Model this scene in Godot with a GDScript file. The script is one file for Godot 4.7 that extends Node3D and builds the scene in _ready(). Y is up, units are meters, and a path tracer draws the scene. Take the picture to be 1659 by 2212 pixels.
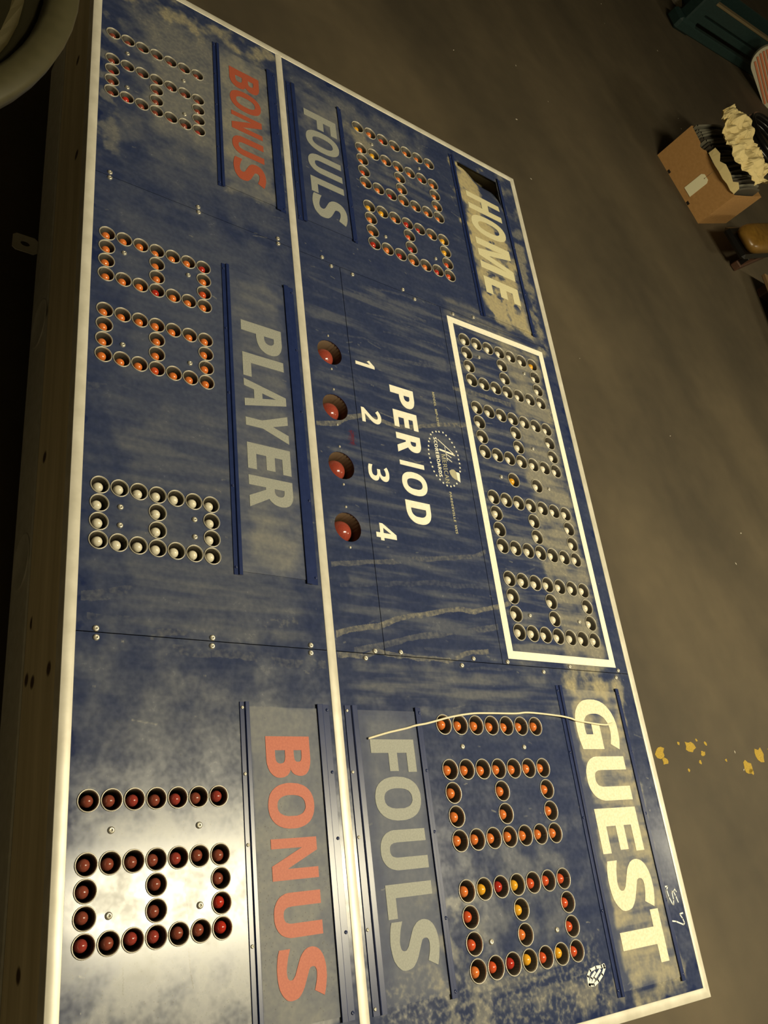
extends Node3D

const L := 2.438      # scoreboard length (along z)
const H := 1.42       # scoreboard height (along x)
const BY := 0.45      # height of the scoreboard face above the floor
const TW := 2048
const TH := 1193
const PPM := 840.0

var M := {}
var used := {}
var rng := RandomNumberGenerator.new()

# ---------------------------------------------------------------- helpers
func P(u: float, v: float, y: float = 0.0) -> Vector3:
	return Vector3(v, y + BY, u)

func numbered(called: String) -> String:
	var n: int = used.get(called, 0)
	used[called] = n + 1
	return called if n == 0 else "%s_%03d" % [called, n]

func thing(called: String, label: String, category: String, at := Vector3.ZERO, turn := 0.0, group := "") -> Node3D:
	var o := Node3D.new()
	o.name = numbered(called)
	add_child(o)
	o.position = at
	o.rotation.y = turn
	tag(o, label, category, group)
	return o

func tag(o: Node, label: String, category: String, group := "") -> void:
	o.set_meta("label", label)
	o.set_meta("category", category)
	if group != "":
		o.set_meta("group", group)

func part(called: String, mesh: Mesh, mat: Material, parent: Node, at := Vector3.ZERO) -> MeshInstance3D:
	var o := MeshInstance3D.new()
	o.name = called
	o.mesh = mesh
	o.material_override = mat
	o.position = at
	if parent == self:
		o.name = numbered(called)
	parent.add_child(o, true)
	return o

func struct(called: String, mesh: Mesh, mat: Material, parent: Node = self) -> MeshInstance3D:
	var o := part(called, mesh, mat, parent)
	if parent == self:
		o.set_meta("kind", "structure")
	return o

func mb() -> SurfaceTool:
	var st := SurfaceTool.new()
	st.begin(Mesh.PRIMITIVE_TRIANGLES)
	st.set_smooth_group(-1)
	return st

func done(st: SurfaceTool) -> ArrayMesh:
	st.generate_normals()
	return st.commit()

# corners counter-clockwise seen from outside
func tri(st: SurfaceTool, a: Vector3, b: Vector3, c: Vector3) -> void:
	st.add_vertex(a); st.add_vertex(c); st.add_vertex(b)

func quad(st: SurfaceTool, a: Vector3, b: Vector3, c: Vector3, d: Vector3) -> void:
	tri(st, a, b, c)
	tri(st, a, c, d)

func uvtri(st: SurfaceTool, a: Vector3, b: Vector3, c: Vector3) -> void:
	for p: Vector3 in [a, c, b]:
		st.set_uv(Vector2(p.z / L, p.x / H))
		st.add_vertex(p)

func uvquad(st: SurfaceTool, a: Vector3, b: Vector3, c: Vector3, d: Vector3) -> void:
	uvtri(st, a, b, c)
	uvtri(st, a, c, d)

# chamfered box between two corners, optional transform
func bx(st: SurfaceTool, lo: Vector3, hi: Vector3, r := 0.0, t := Transform3D.IDENTITY) -> void:
	var c := (lo + hi) / 2.0
	var h := (hi - lo) / 2.0
	if r <= 0.0:
		for ax in 3:
			for s: float in [-1.0, 1.0]:
				var n := Vector3.ZERO; n[ax] = s
				var a := Vector3.ZERO; a[(ax + 1) % 3] = 1.0
				var b := Vector3.ZERO; b[(ax + 2) % 3] = 1.0
				if s < 0.0:
					var k := a; a = b; b = k
				quad(st, t * (c + h * (n - a - b)), t * (c + h * (n + a - b)), t * (c + h * (n + a + b)), t * (c + h * (n - a + b)))
		return
	r = minf(r, minf(h.x, minf(h.y, h.z)) * 0.98)
	var i := h - Vector3(r, r, r)
	for ax in 3:
		for s: float in [-1.0, 1.0]:
			var n := Vector3.ZERO; n[ax] = s * h[ax]
			var a := Vector3.ZERO; a[(ax + 1) % 3] = i[(ax + 1) % 3]
			var b := Vector3.ZERO; b[(ax + 2) % 3] = i[(ax + 2) % 3]
			if s < 0.0:
				var k := a; a = b; b = k
			quad(st, t * (c + n - a - b), t * (c + n + a - b), t * (c + n + a + b), t * (c + n - a + b))
	for ax in 3:
		var p := (ax + 1) % 3
		var q := (ax + 2) % 3
		for sp: float in [-1.0, 1.0]:
			for sq: float in [-1.0, 1.0]:
				var e0 := Vector3.ZERO; e0[p] = sp * h[p]; e0[q] = sq * i[q]
				var e1 := Vector3.ZERO; e1[p] = sp * i[p]; e1[q] = sq * h[q]
				var d := Vector3.ZERO; d[ax] = i[ax]
				if sp * sq > 0.0:
					quad(st, t * (c + e0 - d), t * (c + e1 - d) , t * (c + e1 + d), t * (c + e0 + d))
				else:
					quad(st, t * (c + e1 - d), t * (c + e0 - d) , t * (c + e0 + d), t * (c + e1 + d))
	for sx: float in [-1.0, 1.0]:
		for sy: float in [-1.0, 1.0]:
			for sz: float in [-1.0, 1.0]:
				var a := t * (c + Vector3(sx * h.x, sy * i.y, sz * i.z))
				var b := t * (c + Vector3(sx * i.x, sy * h.y, sz * i.z))
				var d := t * (c + Vector3(sx * i.x, sy * i.y, sz * h.z))
				if sx * sy * sz > 0.0: tri(st, a, b, d)
				else: tri(st, a, d, b)

func box_mesh(lo: Vector3, hi: Vector3, r := 0.0, t := Transform3D.IDENTITY) -> ArrayMesh:
	var st := mb()
	bx(st, lo, hi, r, t)
	return done(st)

# revolve a profile of (radius, height) points, listed from the outside bottom over the top to the inside
func lathe(profile: Array, seg: int, smooth := true, at := Vector3.ZERO) -> ArrayMesh:
	var st := SurfaceTool.new()
	st.begin(Mesh.PRIMITIVE_TRIANGLES)
	st.set_smooth_group(0 if smooth else -1)
	for k in profile.size() - 1:
		var p: Vector2 = profile[k]
		var q: Vector2 = profile[k + 1]
		for s in seg:
			var a0 := TAU * s / seg
			var a1 := TAU * (s + 1) / seg
			var d0 := Vector3(sin(a0), 0, cos(a0))
			var d1 := Vector3(sin(a1), 0, cos(a1))
			var A := at + d0 * p.x + Vector3.UP * p.y
			var B := at + d1 * p.x + Vector3.UP * p.y
			var C := at + d1 * q.x + Vector3.UP * q.y
			var D := at + d0 * q.x + Vector3.UP * q.y
			if p.x > 0.0: tri(st, A, B, C)
			if q.x > 0.0: tri(st, A, C, D)
	st.index()
	st.generate_normals()
	return st.commit()

# a round tube along a path
func tube(path: Array, r: float, seg := 8) -> ArrayMesh:
	var st := SurfaceTool.new()
	st.begin(Mesh.PRIMITIVE_TRIANGLES)
	st.set_smooth_group(0)
	var rings := []
	for k in path.size():
		var d: Vector3 = (path[mini(k + 1, path.size() - 1)] - path[maxi(k - 1, 0)]).normalized()
		var a := d.cross(Vector3(0.03, 1, 0.05)).normalized()
		var b := a.cross(d).normalized()
		var ring := []
		for s in seg:
			var t := TAU * s / seg
			ring.append(path[k] + (a * cos(t) + b * sin(t)) * r)
		rings.append(ring)
	for k in path.size() - 1:
		for s in seg:
			var n := (s + 1) % seg
			quad(st, rings[k][s], rings[k][n], rings[k + 1][n], rings[k + 1][s])
	for s in range(1, seg - 1):
		tri(st, rings[0][0], rings[0][s + 1], rings[0][s])
		var e: Array = rings[-1]
		tri(st, e[0], e[s], e[s + 1])
	st.generate_normals()
	return st.commit()

# a flat outline in board coordinates (u, v), raised to a slab
func slab(outline: Array, y0: float, y1: float, uv := false) -> ArrayMesh:
	var st := mb()
	var poly := PackedVector2Array()
	for p in outline: poly.append(Vector2(p[0], p[1]))
	if not Geometry2D.is_polygon_clockwise(poly): poly.reverse()
	var t := Geometry2D.triangulate_polygon(poly)
	for k in range(0, t.size(), 3):
		var a := poly[t[k]]; var b := poly[t[k + 1]]; var c := poly[t[k + 2]]
		var A := P(a.x, a.y, y1); var B := P(b.x, b.y, y1); var C := P(c.x, c.y, y1)
		if (B - A).cross(C - A).y < 0.0:
			var s := B; B = C; C = s
		tri(st, A, B, C)
	var n := poly.size()
	for k in n:
		var a := poly[k]; var b := poly[(k + 1) % n]
		quad(st, P(a.x, a.y, y1), P(b.x, b.y, y1), P(b.x, b.y, y0), P(a.x, a.y, y0))
	return done(st)

# a pen or chalk stroke in board coordinates
func stroke(st: SurfaceTool, pts: Array, w: float, y0: float, y1: float) -> void:
	for k in pts.size() - 1:
		var a := Vector2(pts[k][0], pts[k][1])
		var b := Vector2(pts[k + 1][0], pts[k + 1][1])
		var d := (b - a).normalized()
		var n := Vector2(-d.y, d.x) * w * 0.5
		a -= d * w * 0.3; b += d * w * 0.3
		var q := [a - n, b - n, b + n, a + n]
		quad(st, P(q[0].x, q[0].y, y1), P(q[1].x, q[1].y, y1), P(q[2].x, q[2].y, y1), P(q[3].x, q[3].y, y1))
		for e in 4:
			var f: Vector2 = q[e]; var g: Vector2 = q[(e + 1) % 4]
			quad(st, P(f.x, f.y, y0), P(g.x, g.y, y0), P(g.x, g.y, y1), P(f.x, f.y, y1))

var fonts := {}
func lettering(text: String, u0: float, u1: float, v0: float, v1: float, y: float, shear := 0.0, font := "Droid Sans", weight := 700) -> ArrayMesh:
	var st := mb()
	glyphs(st, text, u0, u1, v0, v1, y, shear, font, weight)
	return done(st)

# a word letter by letter: spans holds the start and end of each letter along u
func word(text: String, spans: Array, v0: float, v1: float, y: float, dipped := false, fat := 0.0) -> ArrayMesh:
	var st := mb()
	for k in text.length():
		var c := text[k]
		var over := (v1 - v0) * 0.012 if c in "OSGU" else 0.0
		if c == "I": bx(st, P(spans[k][0], v0, y - 0.0006), P(spans[k][1], v1, y + 0.0005))
		else: glyphs(st, c, spans[k][0], spans[k][1], v0 - over, v1 + (0.0 if c == "U" else over), y, 0.0, "Droid Sans", 700, dipped, fat)
	return done(st)

func glyphs(st: SurfaceTool, text: String, u0: float, u1: float, v0: float, v1: float, y: float, shear := 0.0, font := "Droid Sans", weight := 700, dipped := false, fat := 0.0) -> void:
	var key := font + str(weight) + str(fat)
	if not fonts.has(key):
		var f := SystemFont.new()
		f.font_names = PackedStringArray([font])
		f.font_weight = weight
		var heavy := FontVariation.new()
		heavy.base_font = f
		heavy.variation_embolden = fat
		fonts[key] = heavy
	var tm := TextMesh.new()
	tm.font = fonts[key]
	tm.text = text
	tm.font_size = 64
	tm.pixel_size = 0.01
	tm.depth = 0.05
	tm.curve_step = 1.0
	var ar := tm.get_mesh_arrays()
	var vs: PackedVector3Array = ar[Mesh.ARRAY_VERTEX]
	var lo := vs[0]
	var hi := vs[0]
	for p in vs:
		lo = lo.min(p); hi = hi.max(p)
	var idx = ar[Mesh.ARRAY_INDEX]
	var n: int = idx.size() if idx else vs.size()
	for k in n:
		var p: Vector3 = vs[idx[k]] if idx else vs[k]
		var q := (p - lo) / (hi - lo)
		var u := lerpf(u0, u1, q.x) + shear * (q.y - 0.5)
		var v := lerpf(v0, v1, q.y)
		var yy := y - 0.0006 + 0.0011 * q.z
		if dipped: yy += home_dip(u, v)
		st.set_uv(Vector2(u / L, v / H))
		st.add_vertex(P(u, v, yy))

func mat(c: Color, rough := 0.6, metal := 0.0, spec := 0.5) -> StandardMaterial3D:
	var m := StandardMaterial3D.new()
	m.albedo_color = c
	m.roughness = rough
	m.metallic = metal
	m.metallic_specular = spec
	return m

func noise(freq: float, seed_: int, oct := 4, type := FastNoiseLite.TYPE_SIMPLEX_SMOOTH) -> FastNoiseLite:
	var n := FastNoiseLite.new()
	n.seed = seed_
	n.frequency = freq
	n.noise_type = type
	n.fractal_octaves = oct
	return n

func noise_tex(a: Color, b: Color, freq: float, seed_: int, size := 512) -> NoiseTexture2D:
	var t := NoiseTexture2D.new()
	t.width = size; t.height = size
	t.seamless = true
	t.noise = noise(freq, seed_, 5)
	var g := Gradient.new()
	g.set_color(0, a); g.set_color(1, b)
	t.color_ramp = g
	return t

func noisy(a: Color, b: Color, rough: float, scale: float, freq := 0.02, seed_ := 1, metal := 0.0) -> StandardMaterial3D:
	var m := mat(Color.WHITE, rough, metal)
	m.albedo_texture = noise_tex(a, b, freq, seed_)
	m.uv1_triplanar = true
	m.uv1_world_triplanar = true
	m.uv1_scale = Vector3(scale, scale, scale)
	return m

func field(freq: float, seed_: int, w: int, h: int, oct := 4) -> PackedByteArray:
	var im := noise(freq, seed_, oct).get_image(w, h, false, false, true)
	im.convert(Image.FORMAT_L8)
	if w != TW or h != TH: im.resize(TW, TH, Image.INTERPOLATE_CUBIC)
	return im.get_data()

# ---------------------------------------------------------------- the painted face: blue enamel, dust, drip marks
var dust := PackedFloat32Array()
var tan_ := PackedFloat32Array()
var fine: PackedByteArray
var blot: PackedByteArray
var runs: PackedByteArray
var smear: PackedByteArray

func patch(u0: float, u1: float, v0: float, v1: float, soft: float, amount: float, kind: int, lo: float, hi: float, tn: float, rag := 0.05) -> void:
	var src: PackedByteArray = [fine, blot, runs, smear][kind]
	for y in range(maxi(0, int((v0 - rag) * PPM)), mini(TH, int((v1 + rag) * PPM))):
		var v := y / PPM
		var ev := minf(v - v0, v1 - v)
		for x in range(maxi(0, int((u0 - rag) * PPM)), mini(TW, int((u1 + rag) * PPM))):
			var u := x / PPM
			var i := y * TW + x
			var e := minf(ev, minf(u - u0, u1 - u)) + (blot[i] / 255.0 - 0.5) * 2.0 * rag
			if e <= 0.0: continue
			var m := minf(e / soft, 1.0)
			var w := clampf((src[i] / 255.0 - lo) / (hi - lo), 0.0, 1.0)
			var a := amount * m * w
			if a <= 0.004: continue
			var d0 := dust[i]
			var d1 := d0 + (1.0 - d0) * a
			tan_[i] = (tan_[i] * d0 * (1.0 - a) + tn * a) / d1
			dust[i] = d1

func drip(pts: Array, w: float, amount: float, tn: float) -> void:
	for k in pts.size() - 1:
		var a := Vector2(pts[k][0], pts[k][1])
		var b := Vector2(pts[k + 1][0], pts[k + 1][1])
		var steps := maxi(1, int(a.distance_to(b) * PPM))
		for s in steps:
			var c := a.lerp(b, float(s) / steps) * PPM
			var yy := int(c.y)
			if yy < 0 or yy >= TH: continue
			var wob := (blot[yy * TW + clampi(int(c.x), 0, TW - 1)] / 255.0 - 0.5) * w * PPM * 0.6
			var hw := w * PPM * 0.5 * (0.7 + 0.6 * blot[yy * TW + clampi(int(c.x), 0, TW - 1)] / 255.0)
			for x in range(int(c.x + wob - hw), int(c.x + wob + hw) + 1):
				if x < 0 or x >= TW: continue
				var i := yy * TW + x
				var q := amount * (0.55 + 0.6 * fine[i] / 255.0)
				if q > dust[i]:
					dust[i] = minf(q, 1.0)
					tan_[i] = tn

func paint_face() -> void:
	dust.resize(TW * TH); dust.fill(0.0)
	tan_.resize(TW * TH); tan_.fill(0.0)
	fine = field(0.085, 11, TW, TH, 3)
	blot = field(0.014, 12, TW, TH, 5)
	runs = field(0.034, 13, TW, 130, 4)       # stretched along v: the way water ran when the board hung
	smear = field(0.03, 14, TW, 300, 5)
	# thin old film over everything
	patch(0.0, L, 0.0, H, 0.01, 0.24, 1, -0.8, 0.8, 0.12)
	patch(0.0, L, 0.0, H, 0.01, 0.16, 2, 0.30, 0.90, 0.2)
	# lower row, home end: heavy grey dust
	patch(0.03, 0.60, 0.05, 0.50, 0.12, 0.68, 1, -1.8, 0.70, 0.42, 0.05)
	patch(0.05, 0.50, 0.07, 0.50, 0.10, 0.22, 0, 0.2, 0.9, 0.45, 0.05)
	patch(0.20, 0.74, 0.06, 0.50, 0.12, 0.36, 3, -0.6, 0.85, 0.25, 0.07)
	patch(0.02, 0.12, 0.08, 0.50, 0.03, 0.62, 1, 0.35, 0.65, 0.85, 0.05)
	patch(0.10, 0.62, 0.32, 0.47, 0.02, 0.45, 1, -0.8, 0.70, 0.5, 0.02)
	patch(0.18, 0.66, 0.012, 0.06, 0.02, 0.50, 1, 0.46, 0.62, 0.5, 0.03)
	# upper row, home end
	patch(0.02, 0.28, 0.53, 1.02, 0.08, 0.52, 1, -0.2, 0.70, 0.36, 0.05)
	patch(0.13, 0.26, 0.70, 0.80, 0.04, 0.50, 1, 0.15, 0.60, 0.8, 0.04)
	patch(0.12, 0.36, 0.55, 0.70, 0.05, 0.35, 3, 0.0, 0.7, 0.4, 0.04)
	patch(0.22, 0.44, 0.76, 1.08, 0.05, 0.42, 2, 0.30, 0.75, 0.35, 0.05)
	patch(0.02, 0.30, 1.32, 1.40, 0.02, 0.55, 1, 0.35, 0.65, 0.55, 0.03)
	patch(0.30, 0.75, 1.33, 1.385, 0.02, 0.62, 1, 0.40, 0.58, 0.75, 0.03)
	# home plate: thick yellow dust
	patch(0.06, 0.42, 1.12, 1.25, 0.03, 0.95, 1, 0.02, 0.15, 1.0, 0.05)
	patch(0.28, 0.70, 1.14, 1.33, 0.03, 0.88, 1, 0.34, 0.46, 1.0, 0.03)
	patch(0.36, 0.70, 1.14, 1.34, 0.03, 0.50, 2, 0.30, 0.60, 0.8, 0.03)
	# centre: timer panel
	patch(0.74, 1.735, 1.165, 1.335, 0.02, 0.60, 1, 0.0, 0.60, 0.60, 0.02)
	patch(0.74, 1.735, 1.17, 1.345, 0.02, 0.40, 2, 0.30, 0.62, 0.8, 0.02)
	patch(0.70, 1.74, 0.98, 1.33, 0.04, 0.58, 2, 0.40, 0.72, 0.40, 0.03)
	patch(0.66, 0.76, 0.95, 1.38, 0.03, 0.45, 2, 0.20, 0.70, 0.6, 0.03)
	patch(0.72, 1.72, 0.53, 0.98, 0.04, 0.36, 2, 0.44, 0.76, 0.28, 0.05)
	# lower centre
	patch(0.72, 1.75, 0.03, 0.49, 0.08, 0.32, 3, -0.6, 0.8, 0.2, 0.05)
	patch(1.25, 1.75, 0.05, 0.50, 0.06, 0.26, 2, 0.30, 0.80, 0.35, 0.05)
	patch(0.86, 1.58, 0.325, 0.455, 0.03, 0.34, 3, 0.0, 0.75, 0.4, 0.02)
	patch(1.44, 1.58, 0.33, 0.455, 0.03, 0.36, 1, 0.0, 0.60, 0.45, 0.02)
	# lower row, guest end
	patch(1.72, 2.43, 0.02, 0.49, 0.10, 0.46, 1, -0.9, 0.75, 0.2, 0.05)
	patch(1.98, 2.43, 0.02, 0.47, 0.08, 0.42, 1, -0.1, 0.65, 0.4, 0.05)
	patch(1.83, 2.33, 0.32, 0.462, 0.004, 0.60, 1, -0.9, 0.60, 0.22, 0.003)
	patch(2.15, 2.43, 0.46, 0.50, 0.02, 0.5, 1, 0.35, 0.6, 0.7, 0.02)
	# upper row, guest end
	patch(1.72, 1.84, 0.53, 1.34, 0.04, 0.45, 2, 0.25, 0.70, 0.4, 0.03)
	patch(1.72, 1.79, 1.14, 1.36, 0.02, 0.70, 1, 0.15, 0.55, 0.7, 0.03)
	patch(1.74, 2.42, 1.155, 1.35, 0.012, 0.66, 2, 0.10, 0.60, 0.62, 0.010)
	patch(1.74, 2.42, 1.15, 1.345, 0.012, 0.55, 1, 0.30, 0.60, 0.9, 0.010)
	patch(1.84, 2.33, 0.56, 0.69, 0.02, 0.42, 1, -0.6, 0.6, 0.22, 0.005)
	patch(2.06, 2.30, 0.72, 1.08, 0.07, 0.42, 1, 0.10, 0.65, 0.28, 0.05)
	patch(2.15, 2.40, 0.66, 0.78, 0.03, 0.62, 1, 0.40, 0.60, 0.5, 0.04)
	patch(2.28, 2.43, 0.52, 1.12, 0.03, 0.60, 0, 0.40, 0.80, 0.5, 0.04)
	patch(2.29, 2.38, 0.78, 1.02, 0.03, 0.55, 2, 0.35, 0.65, 0.5, 0.03)
	patch(2.36, 2.43, 1.0, 1.37, 0.02, 0.55, 1, 0.40, 0.60, 0.6, 0.03)
	# drip marks copied from the photograph
	drip([[1.682, 0.520], [1.667, 0.580], [1.658, 0.627], [1.641, 0.670], [1.626, 0.735], [1.613, 0.794], [1.600, 0.860], [1.602, 0.897], [1.591, 0.947], [1.568, 1.023]], 0.011, 0.72, 0.62)
	drip([[1.715, 0.559], [1.701, 0.622], [1.685, 0.684], [1.668, 0.749], [1.656, 0.839], [1.630, 0.968]], 0.012, 0.52, 0.45)
	drip([[1.726, 0.519], [1.725, 0.558], [1.727, 0.580], [1.713, 0.612], [1.718, 0.658], [1.720, 0.740], [1.720, 0.796], [1.702, 0.853], [1.692, 0.924]], 0.010, 0.66, 0.65)
	drip([[1.537, 0.523], [1.529, 0.565], [1.516, 0.647], [1.497, 0.735], [1.482, 0.827], [1.464, 0.926], [1.444, 0.971]], 0.010, 0.55, 0.5)
	drip([[1.582, 0.540], [1.565, 0.640], [1.556, 0.725], [1.543, 0.793], [1.544, 0.862], [1.530, 1.012]], 0.010, 0.36, 0.4)
	drip([[1.206, 0.518], [1.188, 0.579], [1.164, 0.608], [1.152, 0.644], [1.151, 0.697], [1.156, 0.742], [1.139, 0.816], [1.112, 0.896], [1.095, 0.962], [1.08, 1.0]], 0.011, 0.68, 0.6)
	drip([[0.967, 0.635], [0.965, 0.723], [0.947, 0.823], [0.929, 0.957]], 0.009, 0.42, 0.4)
	drip([[0.985, 0.957], [0.978, 1.058], [0.977, 1.169]], 0.012, 0.6, 0.65)
	drip([[0.783, 0.670], [0.788, 0.772], [0.791, 0.901]], 0.008, 0.45, 0.35)
	drip([[1.251, 0.023], [1.232, 0.122], [1.226, 0.218], [1.222, 0.299]], 0.011, 0.38, 0.35)
	drip([[1.256, 0.023], [1.221, 0.153], [1.175, 0.304]], 0.009, 0.36, 0.35)
	drip([[1.662, 0.027], [1.637, 0.126], [1.605, 0.257], [1.586, 0.350]], 0.018, 0.42, 0.45)
	drip([[1.695, 0.038], [1.694, 0.140], [1.693, 0.239]], 0.012, 0.40, 0.45)
	drip([[1.716, 0.143], [1.696, 0.239], [1.679, 0.351], [1.664, 0.435]], 0.014, 0.46, 0.5)
	drip([[1.736, 0.154], [1.741, 0.238], [1.743, 0.347], [1.751, 0.401], [1.749, 0.490]], 0.016, 0.42, 0.45)
	for k in 46:
		var u := rng.randf_range(0.74, 1.74)
		var v := rng.randf_range(0.54, 1.05)
		var pts := []
		for s in 6:
			pts.append([u, v])
			u += rng.randf_range(-0.010, 0.004); v += rng.randf_range(0.02, 0.07)
		drip(pts, rng.randf_range(0.003, 0.007), rng.randf_range(0.16, 0.42), 0.35)
	# scratches, chips and specks
	for k in 420:
		var u := rng.randf_range(0.03, 2.41)
		var v := rng.randf_range(0.03, 1.39)
		var a := rng.randf_range(-0.5, 0.5)
		var len_ := rng.randf_range(0.0, 0.012) if k % 9 else rng.randf_range(0.02, 0.05)
		drip([[u, v], [u + sin(a) * len_ + 0.001, v + cos(a) * len_ + 0.001]], rng.randf_range(0.0012, 0.0026), rng.randf_range(0.4, 0.85), 0.3)
	var out := PackedByteArray()
	out.resize(TW * TH * 3)
	var rough := PackedByteArray()
	rough.resize(TW * TH)
	var blue := Vector3(35, 45, 80)
	var grey := Vector3(104, 108, 117)
	var tancol := Vector3(176, 162, 122)
	for i in TW * TH:
		var d := dust[i]
		var f := fine[i] / 255.0
		d = clampf(d * (0.86 + 0.28 * f), 0.0, 1.0)
		var c := blue * (0.93 + 0.14 * f)
		c = c.lerp(grey.lerp(tancol, tan_[i]), d)
		out[i * 3] = clampi(int(c.x), 0, 255)
		out[i * 3 + 1] = clampi(int(c.y), 0, 255)
		out[i * 3 + 2] = clampi(int(c.z), 0, 255)
		rough[i] = clampi(int(255.0 * (0.16 + 0.10 * d + 0.06 * (f - 0.5) + 0.16 * maxf(0.0, blot[i] / 255.0 - 0.5))), 0, 255)
	# worn-through dark scuffs on the guest bonus panel and the red rub mark, as in the photograph
	var im := Image.create_from_data(TW, TH, false, Image.FORMAT_RGB8, out)
	var marks := [[[2.100, 0.200], [2.124, 0.201], [2.142, 0.203], [2.155, 0.205]], [[2.192, 0.203], [2.229, 0.207], [2.246, 0.210]], [[2.205, 0.105], [2.24, 0.106]]]
	for m in marks:
		for k in m.size() - 1:
			for s in 24:
				var p := Vector2(m[k][0], m[k][1]).lerp(Vector2(m[k + 1][0], m[k + 1][1]), s / 24.0) * PPM
				im.set_pixel(int(p.x), int(p.y + rng.randf_range(-0.6, 0.6)), Color8(58, 55, 48))
	for k in 900:
		var p := Vector2(rng.randfn(2.15, 0.10), rng.randf_range(0.03, 0.46)) * PPM
		if p.x > 0 and p.x < TW - 2: im.set_pixel(int(p.x), int(p.y), Color8(74, 72, 66))
	for k in 260:
		var t := rng.randf()
		var p := Vector2(lerpf(1.200, 1.238, t), 0.612 + rng.randfn(0.0, 0.004)) * PPM
		im.set_pixel(int(p.x), int(p.y), Color8(98, 40, 52))
	im.generate_mipmaps()
	M.face = mat(Color.WHITE, 1.0, 0.0, 0.5)
	M.face.albedo_texture = ImageTexture.create_from_image(im)
	M.plate = mat(Color.WHITE, 0.52, 0.0, 0.4)
	M.plate.albedo_texture = M.face.albedo_texture
	M.face.roughness_texture = ImageTexture.create_from_image(Image.create_from_data(TW, TH, false, Image.FORMAT_L8, rough))

# ---------------------------------------------------------------- panels with lamp holes
func panel_mesh(u0: float, u1: float, v0: float, v1: float, holes: Array, windows := []) -> ArrayMesh:
	var st := mb()
	var us := [u0, u1]
	var vs := [v0, v1]
	var cells := []
	for h in holes:
		cells.append(Rect2(h[0] - h[3], h[1] - h[3], 2 * h[3], 2 * h[3]))
	for w in windows: cells.append(Rect2(w[0], w[2], w[1] - w[0], w[3] - w[2]))
	for r: Rect2 in cells:
		us.append_array([r.position.x, r.end.x])
		vs.append_array([r.position.y, r.end.y])
	us.sort(); vs.sort()
	var uu := [us[0]]
	for a in us:
		if a - uu[-1] > 0.0002: uu.append(a)
	var vv := [vs[0]]
	for a in vs:
		if a - vv[-1] > 0.0002: vv.append(a)
	for j in vv.size() - 1:
		var run := -1.0
		for i in uu.size():
			var free := i < uu.size() - 1
			if free:
				var c := Vector2((uu[i] + uu[i + 1]) / 2.0, (vv[j] + vv[j + 1]) / 2.0)
				for r: Rect2 in cells:
					if r.has_point(c):
						free = false
						break
			if free and run < 0.0: run = uu[i]
			if not free and run >= 0.0:
				uvquad(st, P(run, vv[j]), P(uu[i], vv[j]), P(uu[i], vv[j + 1]), P(run, vv[j + 1]))
				run = -1.0
	var seg := 24
	for h in holes:
		var c := Vector2(h[0], h[1])
		for k in seg:
			var q := []
			for a: float in [TAU * k / seg, TAU * (k + 1) / seg]:
				var d := Vector2(cos(a), sin(a))
				q.append(c + d * h[2])
				q.append(c + d * (h[3] / maxf(absf(d.x), absf(d.y))))
			uvquad(st, P(q[0].x, q[0].y), P(q[1].x, q[1].y), P(q[3].x, q[3].y), P(q[2].x, q[2].y))
			uvquad(st, P(q[0].x, q[0].y), P(q[2].x, q[2].y), P(q[2].x, q[2].y, -0.0025), P(q[0].x, q[0].y, -0.0025))
	var t := -0.0025
	uvquad(st, P(u0, v0, t), P(u1, v0, t), P(u1, v0), P(u0, v0))
	uvquad(st, P(u1, v0, t), P(u1, v1, t), P(u1, v1), P(u1, v0))
	uvquad(st, P(u1, v1, t), P(u0, v1, t), P(u0, v1), P(u1, v1))
	uvquad(st, P(u0, v1, t), P(u0, v0, t), P(u0, v0), P(u0, v1))
	for w in windows:
		for e in [[w[0], w[2], w[1], w[2]], [w[1], w[2], w[1], w[3]], [w[1], w[3], w[0], w[3]], [w[0], w[3], w[0], w[2]]]:
			uvquad(st, P(e[0], e[1]), P(e[2], e[3]), P(e[2], e[3], t), P(e[0], e[1], t))
	return done(st)

# sheet-metal channel that holds a sign plate: a screwed foot and a raised lip over the plate
func track_mesh(u0: float, u1: float, v_out: float, v_in: float) -> ArrayMesh:
	var s := signf(v_in - v_out)
	var w := absf(v_in - v_out)
	var prof := [[0.0, 0.0], [0.0, 0.0014], [0.0005, 0.0018], [w * 0.5, 0.0018], [w * 0.56, 0.0046], [w * 0.6, 0.0050], [w - 0.0006, 0.0050], [w, 0.0045], [w, 0.0036], [w * 0.62, 0.0034], [w * 0.6, 0.0]]
	var st := mb()
	var n := prof.size()
	for k in n:
		var a: Array = prof[k]
		var b: Array = prof[(k + 1) % n]
		var A := P(u0, v_out + s * a[0], a[1]); var B := P(u0, v_out + s * b[0], b[1])
		var C := P(u1, v_out + s * b[0], b[1]); var D := P(u1, v_out + s * a[0], a[1])
		if s > 0.0: quad(st, D, C, B, A)
		else: quad(st, A, B, C, D)
	for e: float in [u0, u1]:
		var poly := PackedVector2Array()
		for a in prof: poly.append(Vector2(a[0], a[1]))
		var t := Geometry2D.triangulate_polygon(poly)
		for k in range(0, t.size(), 3):
			var q := []
			for j in 3: q.append(P(e, v_out + s * poly[t[k + j]].x, poly[t[k + j]].y))
			var nrm: Vector3 = (q[1] - q[0]).cross(q[2] - q[0])
			if nrm.z * (-1.0 if e == u0 else 1.0) < 0.0: tri(st, q[0], q[2], q[1])
			else: tri(st, q[0], q[1], q[2])
	return done(st)

func home_dip(u: float, v: float) -> float:
	var a := clampf((0.21 - u) / 0.14, 0.0, 1.0)
	var b := smoothstep(1.150, 1.290, v)
	return -0.038 * a * a * b

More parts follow.
